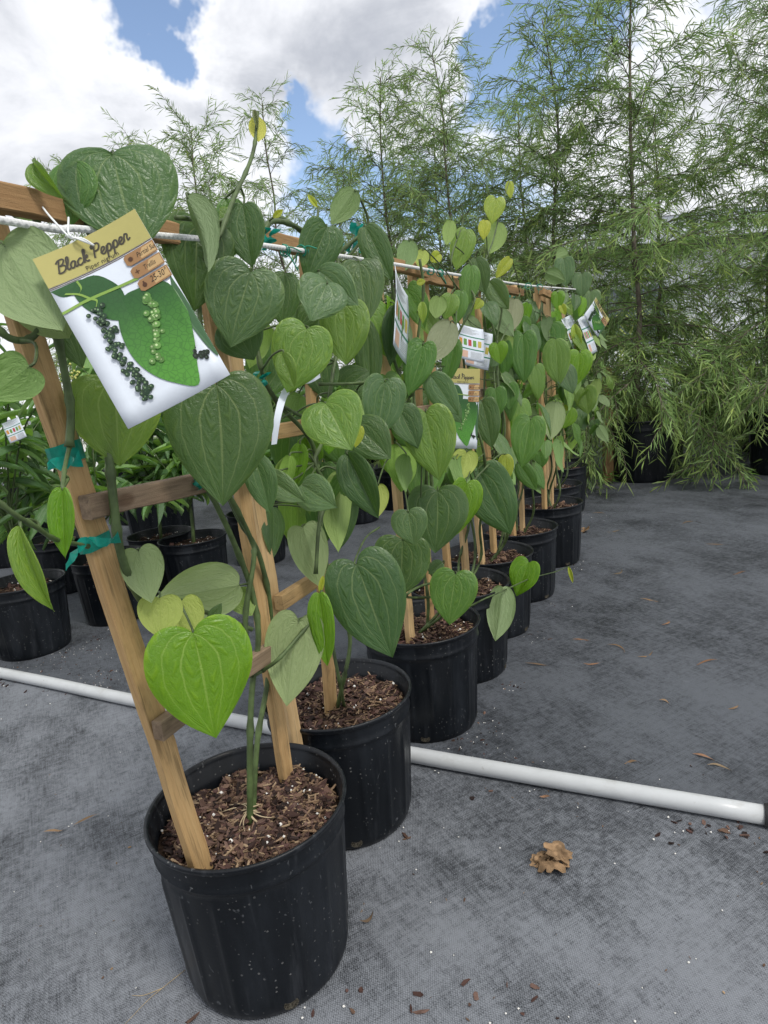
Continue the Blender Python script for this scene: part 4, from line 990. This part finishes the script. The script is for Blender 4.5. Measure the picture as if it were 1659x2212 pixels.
        sheet('picture', X(.1), Y(.93), X(.42), Y(.74), ink('picr', (.62, .40, .30)), e, nx=2, ny=2)
        for r_ in range(6): sheet('text_line', X(.52), Y(.75 + .03 * r_ + .009), X(.92), Y(.75 + .03 * r_), ink('grey', (.35, .37, .36)), e, ny=1)
    return c, Mx
t_ = NT('print_tint'); M['ink_tint'] = t_.bsdf(t_.attr('tint'), .42, None, .35)
cA = [at_depth(72, 562, .545), at_depth(292, 453, .555), at_depth(286, 921, .535)]
main_card, mcM = card(cA, 'large tilted card reading Black Pepper tied to the end trellis', True)
tw_ = MB(); hp = at_depth(203, 530, .545)
tw_.tube([hp, at_depth(165, 515, .545), at_depth(150, 512, .555), at_depth(110, 470, .57), at_depth(90, 445, .60)], .0009, sides=6, n=6); tw_.tube([hp, at_depth(180, 516, .545), at_depth(150, 508, .555), at_depth(148, 470, .58)], .0009, sides=6, n=6)
tw = tw_.build('card_string', M['thread'], main_card)
def card_px(tl, tr, bl, label, front, **k): return card([at_row(*tl), at_row(*tr), at_row(*bl)], label, front, **k)
def card_d(tl, tr, bl, label, front, **k): return card([at_depth(*tl), at_depth(*tr), at_depth(*bl)], label, front, **k)
card_px((852, 572, .10), (880, 640, .045), (836, 690, .12), 'white back of a plant card hanging askew by the fourth trellis stake', False)
card_d((985, 697, 1.60), (1043, 712, 1.66), (990, 772, 1.60), 'white information card with small pictures among leaves of the fifth trellis', False)
card_d((1010, 706, 1.72), (1064, 722, 1.76), (1000, 786, 1.72), 'plain white card tucked behind the picture card on the fifth trellis', False)
card_d((962, 794, 1.60), (1037, 797, 1.60), (968, 967, 1.60), 'upright Black Pepper card half hidden behind the fifth trellis stake', True)
card_d((1212, 690, 2.75), (1232, 680, 2.85), (1238, 772, 2.75), 'white card back with green stripes on the seventh trellis', False)
card_d((1246, 688, 2.95), (1262, 682, 3.05), (1272, 768, 2.95), 'white card back hanging on the eighth trellis', False)
card_d((1287, 642, 3.0), (1316, 690, 3.08), (1270, 690, 3.0), 'dark picture card dangling at the far end of the pepper row', True)
# curled white paper strip
ps = MB(); P = spline([at_row(*p) for p in [(690, 802, .06), (668, 815, .075), (640, 822, .06), (615, 850, .05), (600, 900, .055), (592, 960, .05)]], 5)
ps.strip(P, [(ROWU * .4 - ROWN * .3 + UP * (.8 if i < 10 else .1)).normalized() if i < 12 else (ROWU * .9 + ROWN * .4).normalized() for i in range(len(P))], [.022 - .014 * i / len(P) for i in range(len(P))])
tag(ps.build('paper_strip', ink('white', (.66, .715, .79))), 'curled white paper strip looped among the second trellis leaves', 'paper strip')

# ------------------------------------------------------------------ neighbouring row of potted shrubs
SPOTS = 10
LPOTS = [(-1.275, 2.157), (-1.08, 2.42), (-.985, 2.75), (-.80, 2.60), (-.62, 3.05), (-.42, 3.35), (-.15, 3.75), (.10, 4.05), (-1.75, 2.05), (-1.5, 2.9), (-1.3, 3.7), (-2.1, 3.6), (-2.7, 3.2), (-.7, 4.3), (-1.7, 4.5), (-2.9, 4.3)]
def lance_mesh():
    V = []; F = []; n = 7
    for i in range(n + 1):
        t = i / n; w = .5 * math.sin(math.pi * min(1, t ** .75 * .98 + .01)) ** .9; z = -.35 * t * t
        for s in (-1, 0, 1): V.append((s * w, t, z + (.10 * abs(s))))
    for i in range(n):
        for k in range(2): a = i * 3 + k; F.append((a, a + 1, a + 4, a + 3))
    uv = [(.5 + .5 * ((j % 3) - 1), (j // 3) / n) for j in range(len(V))]
    return mesh('leaflet', V, F, True, uv)
LANCE = lance_mesh(); LANCE.materials.append(M['leaf'])
rs = random.Random(5)
for j, (x, y) in enumerate(LPOTS):
    loc = Vector((x, y, 0))
    K = 1.0 if j < SPOTS else 1.55
    if j < SPOTS: make_pot(loc, POTM, ['black shrub pot with its front near the white pipe, left of the end stake', 'black shrub pot next after the one at the white pipe'][j] if j < 2 else 'black pot of a leafy shrub in the row behind the pepper vines', 'pots of the shrub row', .128, .222, 250, 30, .014, j)
    else: make_pot(loc, BIGM, 'wide black tub of a large shrub at the back of the yard', 'tubs of the large shrubs', .195, .36, 60, 6, .018, j)
    sh = thing('leafy_shrub', ('flowering lance-leaved shrub in the pot whose front meets the white pipe' if j == 0 else 'bushy potted shrub with drooping lance leaves behind the pepper row') if j < SPOTS else 'large lance-leaved shrub in a tub at the back of the yard', 'shrub', loc + UP * .22, 'leafy shrubs behind the pepper row' if j < SPOTS else 'large shrubs at the back')
    mb = MB(); top = rs.uniform(.78, 1.02); tips = []
    mb.tube([loc + UP * .21, loc + UP * .36 + Vector((.01, 0, 0)), loc + UP * .5], .008, .006, 8, 4)
    for k in range(14):
        a = rs.uniform(0, 6.28); b = loc + UP * rs.uniform(.36, .5); r = rs.uniform(.05, .30) * K; h = rs.uniform(.42, top * (1 + .75 * (K - 1)))
        P = [b, b + Vector((math.cos(a) * r * .5, math.sin(a) * r * .5, (h - b.z) * .7)), loc + Vector((math.cos(a) * r, math.sin(a) * r, h))]
        mb.tube(P, .004, .002, 6, 4); tips += spline(P, 5)[3:]
    mb.build('stem', M['stem'], sh)
    for k in range(120):
        p = rs.choice(tips); a = rs.uniform(0, 6.28)
        d = Vector((math.cos(a), math.sin(a), rs.uniform(-.7, .45))).normalized(); n_ = (UP + Vector((rs.gauss(0, .3), rs.gauss(0, .3), 0))); n_ = (n_ - d * n_.dot(d)).normalized(); x_ = d.cross(n_)
        L_ = rs.uniform(.09, .17) * (1 + .5 * (K - 1)); Wd = L_ * rs.uniform(.2, .32)
        o = put('leaf', LANCE, None, sh, Matrix.Translation(p) @ Matrix((x_ * Wd, d * L_, n_ * L_)).transposed().to_4x4())
        c = rs.choice([(.08, .175, .06), (.11, .235, .07), (.06, .13, .05), (.165, .30, .09)]); o.color = (*c, 1)
    if j in (0, 1, 3):
        fl = MB(); q = loc + UP * (top + .05)
        for k in range(46):
            e = Vector((rs.gauss(0, .035), rs.gauss(0, .035), rs.gauss(0, .018))); blobmesh(fl, q + e, .0055)
        fl.build('flower_cluster', plain('pale_yellow_buds', (.42, .44, .12), .6, .3, .2), sh, kind='stuff')
card([at_depth(4, 915, 2.0), at_depth(40, 900, 2.0), at_depth(16, 960, 2.0)], 'small white card among shrubs behind the end trellis stake', False)

# ------------------------------------------------------------------ feathery potted trees
def grow_tree(seed, Ht, z0=.38, nb=66, spread=.70, lean=0.0):
    r = np.random.default_rng(seed); q = random.Random(seed)
    tr = MB(); path = [Vector((0, 0, z0 - .1))]; x = y = 0
    for k in range(1, 9):
        x += q.gauss(lean * .05, .022); y += q.gauss(0, .022); path.append(Vector((x, y, z0 - .1 + (Ht - z0 + .1) * k / 8)))
    tp = spline(path, 6); tr.tube(path, .019, .0035, 8, 6)
    seg = []      # twig samples: point, direction, tint
    def twig(p0, d0, L_, rad, lev):
        n = max(4, int(L_ / .05)); P = [p0.copy()]; d = d0.normalized(); p = p0.copy()
        for i in range(n):
            d = (d + Vector((q.gauss(0, .10), q.gauss(0, .10), -.15 if lev else -.06))).normalized(); p = p + d * (L_ / n); P.append(p.copy())
        tr.tube(P, rad, rad * .35, 4, 0); return P
    for b in range(nb):
        f = (b + q.random()) / nb; f = f ** 1.2; h = z0 + .16 + (Ht - z0 - .18) * f
        base = min(tp, key=lambda p: abs(p.z - h)); a = b * 2.4 + q.gauss(0, .4)
        low = f < .22; L_ = (spread * (1 - f) ** .55 * q.uniform(.65, 1.1) + .12) * (1.15 if low else 1); el = (q.uniform(-.25, .35) if low else q.uniform(.2, .75)) + .5 * f
        P = twig(base, Vector((math.cos(a), math.sin(a), el)), L_, .0055 * (1 - .6 * f), 0)
        tone = q.uniform(.75, 1.25) * (1.15 if f < .35 else 1)
        for i in range(1, len(P)):
            seg.append((P[i - 1], P[i], tone, i / len(P)))
            for _k in range(1 if (i + b) % 3 else 2):
                dd = (P[i] - P[i - 1]).normalized(); s = Vector((q.gauss(0, 1), q.gauss(0, 1), q.gauss(-.1, .5))).normalized()
                T = twig(P[i], dd * .75 + s * .8, q.uniform(.16, .36) * (1 - .3 * f), .0020, 1); tn = tone * q.uniform(.8, 1.2)
                for j in range(1, len(T)): seg.append((T[j - 1], T[j], tn, .4 + .6 * j / len(T)))
    for i in range(len(tp) - 8, len(tp)): seg.append((tp[i - 1], tp[i], 1.2, .9))
    # leaves: curved narrow blades in two loose ranks
    A = []; Dv = []; T = []; Ln = []
    for (p, e, tone, out) in seg:
        l = (e - p).length; d = (e - p) / l; m = max(2, int(l / .0112))
        for k in range(m):
            s = Vector((q.gauss(0, 1), q.gauss(0, 1), q.gauss(.1, .7))); s = (s - d * s.dot(d)).normalized()
            A.append(p.lerp(e, (k + q.random()) / m)); Dv.append((d * q.uniform(.6, 1.3) + s * .75 + Vector((0, 0, .08))).normalized())
            young = max(0, out - .7) * 1.2 + (.25 if q.random() < .06 else 0); g = tone * q.uniform(.75, 1.25)
            T.append(((.21 + .22 * young) * g, (.325 + .16 * young) * g, (.115 - .04 * young) * g)); Ln.append(q.uniform(.045, .092) * (1 - .25 * max(0, out - .75)))
    A = np.array(A); Dv = np.array(Dv); T = np.array(T); Ln = np.array(Ln)[:, None]; n = len(A)
    rnd = r.normal(size=(n, 3)); X = np.cross(Dv, rnd); X /= np.linalg.norm(X, axis=1)[:, None]
    droop = np.array([0, 0, -1.0]) * r.uniform(.1, .8, (n, 1)) + X * 0
    V = np.empty((n, 6, 3)); w = Ln * .038 + .0005
    for k, (t, ws) in enumerate(((0, .35), (.5, 1.0), (1.0, .12))):
        c = A + Dv * Ln * t + droop * Ln * t * t * .55
        V[:, 2 * k] = c - X * w * ws; V[:, 2 * k + 1] = c + X * w * ws
    base = (np.arange(n) * 6)[:, None]
    F = np.concatenate([base + np.array([[0, 1, 3, 2]]), base + np.array([[2, 3, 5, 4]])])
    me = mesh('crown', V.reshape(-1, 3), F, True, None, np.repeat(T, 6, axis=0))
    tv = mesh('trunk', tr.V, tr.F); print('leaves', n)
    return tv, me
TREEM = [grow_tree(11, 3.25), grow_tree(12, 2.9, nb=60), grow_tree(13, 3.3, lean=.5), grow_tree(14, 2.6, nb=52), grow_tree(15, 3.1, nb=36, spread=.5)]
TREES = [  # x, y, mesh, scale, turn, label, group
 (1.73, 4.18, 0, 1.02, .3, 'tall feathery tree in the wide black tub past the pepper row end', None),
 (2.52, 3.95, 2, 1.0, 1.2, 'feathery tree with a bare staked trunk at the far right tub', None),
 (1.32, 4.55, 1, 1.0, 2.1, None, 1), (.72, 4.75, 2, .86, 3.9, None, 1), (.22, 5.05, 1, 1.0, 4.4, None, 1),
 (-.55, 5.5, 4, .95, 5.0, None, 1), (-1.25, 5.9, 3, 1.15, .9, None, 1), (-1.9, 6.2, 4, 1.0, 2.6, None, 1), (-2.7, 6.7, 3, 1.15, 3.3, None, 1),
 (2.2, 5.0, 3, .95, 1.9, None, 2), (3.25, 4.25, 1, .95, 2.7, None, 2), (1.45, 5.7, 1, 1.0, .2, None, 2), (2.95, 4.85, 0, .95, 4.1, None, 2), (.75, 6.0, 3, 1.1, 5.5, None, 2), (-.1, 6.6, 3, 1.05, 1.1, None, 2)]
GR = {1: ('feathery narrow-leaved potted tree in the front line of the hedge behind the peppers', 'front line of feathery trees'), 2: ('feathery narrow-leaved potted tree standing behind the front line of the hedge', 'rear line of feathery trees')}
nf = 0
for (x, y, k, sc, rot, lab, gid) in TREES:
    loc = Vector((x, y, 0))
    if gid == 1: lab = 'feathery potted tree, %s along the hedge front line from the wide tub' % ORD[nf]; nf += 1
    tl = (('wide black tub under the %s hedge tree from the row end tub' % ORD[nf - 1]) if gid == 1 else 'wide black tub of a tree behind the hedge front line') if gid else ('wide black tub past the pepper row end with a bright drain hole' if x < 2 else 'wide black tub at the far right under the staked feathery tree')
    make_pot(loc, BIGM, tl, 'tubs of the feathery trees', .195, .36, 120, 10, .018, rot)
    t = thing('feathery_tree', lab or GR[gid][0], 'tree', loc + UP * .35, GR[gid][1] if gid else 'feathery trees')
    Mx = Matrix.Translation(loc) @ Matrix.Rotation(rot, 4, 'Z') @ Matrix.Diagonal((sc, sc, sc, 1))
    put('trunk', TREEM[k][0], M['bark'], t, Mx); put('crown', TREEM[k][1], M['needle'], t, Mx, 'stuff')

# ------------------------------------------------------------------ palms, post and weeds by the trees
rp_ = random.Random(31)
PALMM = [plain('palm_frond_lime', (.30, .36, .06), .5, .35, .25, 20), plain('palm_frond_green', (.14, .24, .06), .5, .35, .25, 20)]
for j, (x, y, hgt) in enumerate([(3.05, 5.75, 1.55), (2.35, 6.1, 1.35), (3.9, 5.3, 1.5)]):
    loc = Vector((x, y, 0)); make_pot(loc, BIGM, 'black tub of a yellow-green palm behind the feathery trees', 'tubs of the palms', .195, .36, 60, 6, .018, j)
    t = thing('palm', 'yellow-green arching palm behind the feathery trees', 'palm', loc + UP * .35, 'palms behind the trees')
    for k in range(13):
        a = k * 2.4 + rp_.uniform(-.3, .3); L_ = hgt * rp_.uniform(.7, 1.05); mb = MB(); el = rp_.uniform(.9, 2.6)
        d = Vector((math.cos(a), math.sin(a), el)).normalized(); P = [loc + UP * .35]; p = P[0].copy()
        for q in range(12):
            d = (d + Vector((0, 0, -.085))).normalized(); p = p + d * (L_ / 12); P.append(p.copy())
        mb.tube(P, .006, .002, 5, 0)
        for q in range(3, 12):
            for h_ in (0, .5):
                b_ = P[q].lerp(P[q + 1], h_); dd = (P[q + 1] - P[q]).normalized(); sx = dd.cross(UP).normalized()
                for sgn in (-1, 1):
                    e_ = (dd * .7 + sx * sgn * .8 + UP * .25).normalized(); ln = .26 * math.sin(3.14 * (q - 1.5) / 11.5) + .04; nn = dd.cross(e_).normalized(); wv = e_.cross(nn).normalized()
                    mb.strip([b_, b_ + e_ * ln * .5, b_ + e_ * ln + Vector((0, 0, -.06))], [wv] * 3, [.006, .017, .002])
        mb.build('frond', PALMM[0 if (k + j) % 3 else 1], t)
pb = at_ground(1314, 1040); pst = thing('wooden_post', 'rough brown wooden post beside the wide black tub', 'post', pb)
beam('post', pb, pb + Vector((.02, .03, .75)), .055, .05, M['wood_mid'], pst, Vector((0, -1, 0)), .0015)
for j, (px, py) in enumerate([(1345, 1042), (1372, 1040), (1322, 1046), (1300, 1050), (1490, 1048), (1620, 1045)]):
    c = at_ground(px, py); w_ = thing('weed', 'small green weed sprouting from the cloth beside the tubs', 'weed', c, 'weeds by the tubs')
    mb = MB(); hgt = rp_.uniform(.05, .12); mb.tube([c, c + Vector((.005, 0, hgt * .5)), c + Vector((0, .005, hgt))], .0022, .001, 6, 3); mb.build('stem', M['stem'], w_)
    for k in range(9):
        a = k * 2.4; z = hgt * (.2 + .8 * k / 8); d = Vector((math.cos(a), math.sin(a), .15)).normalized(); n_ = (UP - d * d.z).normalized(); x_ = d.cross(n_); L_ = .045
        o = put('leaf', LANCE, None, w_, Matrix.Translation(c + UP * z) @ Matrix((x_ * .02, d * L_, n_ * L_)).transposed().to_4x4()); o.color = (.10, .20, .04, 1)

# ------------------------------------------------------------------ white building far behind
bl = thing('building', 'long white shed with a shallow eave behind the feathery trees', 'building', Vector((6, 12, 0)))
def bbox(name, x0, y0, z0, x1, y1, z1, mat):
    mb = MB(); c = Vector(((x0 + x1) / 2, (y0 + y1) / 2, (z0 + z1) / 2)); mb.box(c, [Vector(((x1 - x0) / 2, 0, 0)), Vector((0, (y1 - y0) / 2, 0)), Vector((0, 0, (z1 - z0) / 2))]); return mb.build(name, mat, bl, False)
wm = plain('white_sheet_wall', (.72, .75, .78), .6, .3, .08, 3)
for k in range(12): bbox('wall_panel', 2.9 + k * 1.2, 12.0, 0, 2.9 + k * 1.2 + 1.185, 12.2, 2.55, wm)
bbox('fascia', 2.6, 11.35, 2.62, 17.6, 11.45, 3.0, plain('pale_fascia', (.66, .70, .76), .5, .3, .05, 3))
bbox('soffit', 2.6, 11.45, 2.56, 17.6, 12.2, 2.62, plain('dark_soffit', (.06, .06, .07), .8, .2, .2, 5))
rfm = MB(); rfm.poly([(2.5, 11.3, 3.01), (17.7, 11.3, 3.01), (17.7, 17, 3.9), (2.5, 17, 3.9)]); rfm.build('roof', plain('pale_roof', (.6, .63, .68), .5, .3, .1, 3), bl, False)
for k in range(4): bbox('window', 4.2 + k * 3.2, 11.96, 1.0, 5.4 + k * 3.2, 11.995, 2.0, plain('window_glass', (.10, .13, .15), .15, .6, .2, 3))

# ------------------------------------------------------------------ fallen things on the ground cloth
dl = at_ground(1195, 1868); bmz = bmesh.new()
rr_ = random.Random(3); V = []; F = []
def crumple(cx, cy, z, s, seed, tilt):
    q = random.Random(seed); b0 = len(V); n = 11; ph = [q.uniform(0, 6.28) for _ in range(6)]
    for j in range(n):
        for i in range(n):
            u, v = i / (n - 1) * 2 - 1, j / (n - 1) * 2 - 1; rad = 1 + .12 * math.sin(5 * math.atan2(v, u) + ph[0]) + .12 * math.sin(9 * math.atan2(v, u) + ph[1])
            l = max(abs(u), abs(v), 1e-6); h = math.hypot(u, v); k = l / max(h, 1e-6) * rad; x, y = u * k, v * k
            zz = .28 * math.sin(3.1 * x + ph[2]) * math.cos(2.7 * y + ph[3]) + .14 * math.sin(7 * x + 5 * y + ph[4]) + .1 * math.sin(8 * y + ph[5]) + q.gauss(0, .04) + .25 * (x * x + y * y) * .5
            V.append((cx + s * x, cy + s * y, max(.001, z + s * (zz * .6 + .25) + tilt * s * x)))
    for j in range(n - 1):
        for i in range(n - 1):
            if q.random() < .05: continue
            a = b0 + j * n + i; F.append((a, a + 1, a + n + 1, a + n))
crumple(0, 0, 0, .028, 4, .1); crumple(.012, .012, .006, .023, 8, -.3); crumple(-.02, .008, 0, .016, 9, .4)
o = put('dead_leaf', mesh('dead_leaf', V, F), M['deadleaf'], None, Matrix.Translation(dl)); tag(o, 'crumpled brown dead leaf lying on bare cloth before the pipe', 'dead leaf')
sl = at_ground(2332 / 1.8517, 2140 / 1.8517 - 5); V = []; F = []; crumple(0, 0, 0, .03, 14, .5)
o = put('dead_leaf', mesh('dead_leaf', V, F), M['deadleaf'], None, Matrix.Translation(sl)); tag(o, 'small curled brown leaf beside the seventh pepper pot', 'dead leaf')
dry = [(1080, 1420, 45), (1165, 1440, 60), (1262, 1385, 50), (1285, 1440, 50), (1340, 1402, 55), (1400, 1420, 50), (1530, 1432, 70), (1445, 1350, 40), (1410, 1300, 50), (1600, 1240, 45), (1550, 1180, 50), (1340, 1240, 45), (1365, 1650, 40), (1520, 1640, 45), (1560, 1660, 60), (1330, 1150, 40), (1490, 1130, 45), (1300, 1110, 40), (1180, 1725, 30), (190, 1775, 55), (120, 1800, 45), (800, 1990, 45), (1590, 1535, 35), (1440, 1520, 30)]
rd = random.Random(9)
for j, (px, py, L_) in enumerate(dry):
    c = at_ground(px, py); sc = (c - C0).dot(fwd) / F_PX * L_; a = rd.uniform(-.9, .5); kd = rd.uniform(.5, .95); mb = MB(); cv = rd.uniform(-1.2, 1.2)
    P = [c + Vector((math.cos(a + cv * t) * sc * (t - .5), math.sin(a + cv * t) * sc * (t - .5), .003 + .006 * abs(math.sin(2.6 * t + j)))) for t in (0, .25, .5, .75, 1)]
    P = spline(P, 3); mb.strip(P, [Vector((-math.sin(a), math.cos(a), .5 * math.sin(.4 * k))).normalized() for k in range(len(P))], [.0045 * math.sin(3.14 * (k + .4) / len(P)) + .0006 for k in range(len(P))], tuple(v * kd for v in rd.choice([(.30, .20, .12), (.36, .27, .17), (.20, .14, .09), (.30, .17, .10)])))
    o = mb.build('dry_leaf', M['chips'], tint=True, origin=c); tag(o, 'thin curled tan leaf strip lying loose on the ground cloth', 'dry leaf', 'dry leaf strips on the ground cloth')
lit = MB(); per = MB(); rl = random.Random(17); TAN = [(.10, .06, .04), (.22, .15, .09), (.30, .21, .13), (.06, .045, .04), (.14, .09, .06)]
def scatter(px, py, n, sx, sy, big=.017, pf=.35):
    c = at_ground(px, py)
    for _ in range(n):
        p = c + Vector((rl.gauss(0, sx), rl.gauss(0, sy), .002))
        if any((p.x - x) ** 2 + (p.y - y) ** 2 < .118 ** 2 for x, y in POTS + LPOTS): continue
        if rl.random() < pf: blobmesh(per, p + UP * .001, rl.uniform(.001, .0026))
        else: chip(lit, p, big * rl.uniform(.3, 1.0))
for (px, py, n, sx, sy) in [(225, 1468, 130, .07, .05), (200, 1395, 140, .09, .06), (130, 1420, 120, .1, .04), (40, 1450, 60, .15, .03), (640, 1545, 40, .05, .03), (990, 1608, 50, .05, .025), (1040, 1575, 60, .03, .03), (1100, 1480, 30, .02, .03), (1090, 1640, 14, .05, .02), (1150, 1375, 22, .03, .03), (1200, 1305, 22, .03, .03), (1250, 1225, 30, .04, .04), (1270, 1120, 40, .06, .06), (1500, 985, 160, .25, .15), (860, 1815, 8, .02, .02), (1270, 1690, 30, .2, .02), (1030, 1650, 22, .09, .015), (60, 1475, 60, .14, .03), (1560, 1790, 34, .08, .02), (700, 2180, 14, .04, .02), (1050, 2160, 14, .05, .02)]: scatter(px, py, n, sx, sy)
for _ in range(240):
    px, py = rl.uniform(-50, 1700), rl.uniform(1080, 2230); p = at_ground(px, py)
    if any((p.x - x) ** 2 + (p.y - y) ** 2 < .12 ** 2 for x, y in POTS + LPOTS): continue
    if rl.random() < .35: blobmesh(per, p + UP * .0015, rl.uniform(.0008, .0022))
    else: chip(lit, p + UP * .0015, rl.uniform(.002, .006), TAN)
o = lit.build('bark_litter', M['chips'], smooth=False, kind='stuff', tint=True); tag(o, 'brown bark bits scattered over the ground cloth', 'bark litter')
o = per.build('perlite_litter', M['perlite'], kind='stuff'); tag(o, 'white perlite grains scattered over the ground cloth', 'perlite')
th = MB(); a, b = at_ground(1060, 1600, .002), at_ground(1310, 1641, .002); th.tube([a.lerp(b, k / 24) + Vector((0, .0012 * (-1) ** k, 0)) for k in range(25)], .0009, sides=5, n=2)
tag(th.build('thread', M['thread']), 'white stitching thread along the cloth seam behind the pipe', 'thread')
fb = MB()
for pts in [[(400, 2095), (350, 2135), (320, 2160), (270, 2212)], [(350, 2135), (310, 2150), (285, 2150)]]: fb.tube([at_ground(*p, .002) for p in pts], .0006, .0003, 5, 4)
tag(fb.build('root_fibre', plain('tan_fibre', (.36, .28, .17), .8, .2, .2)), 'thin tan root fibre on the cloth beside the end pot', 'fibre')
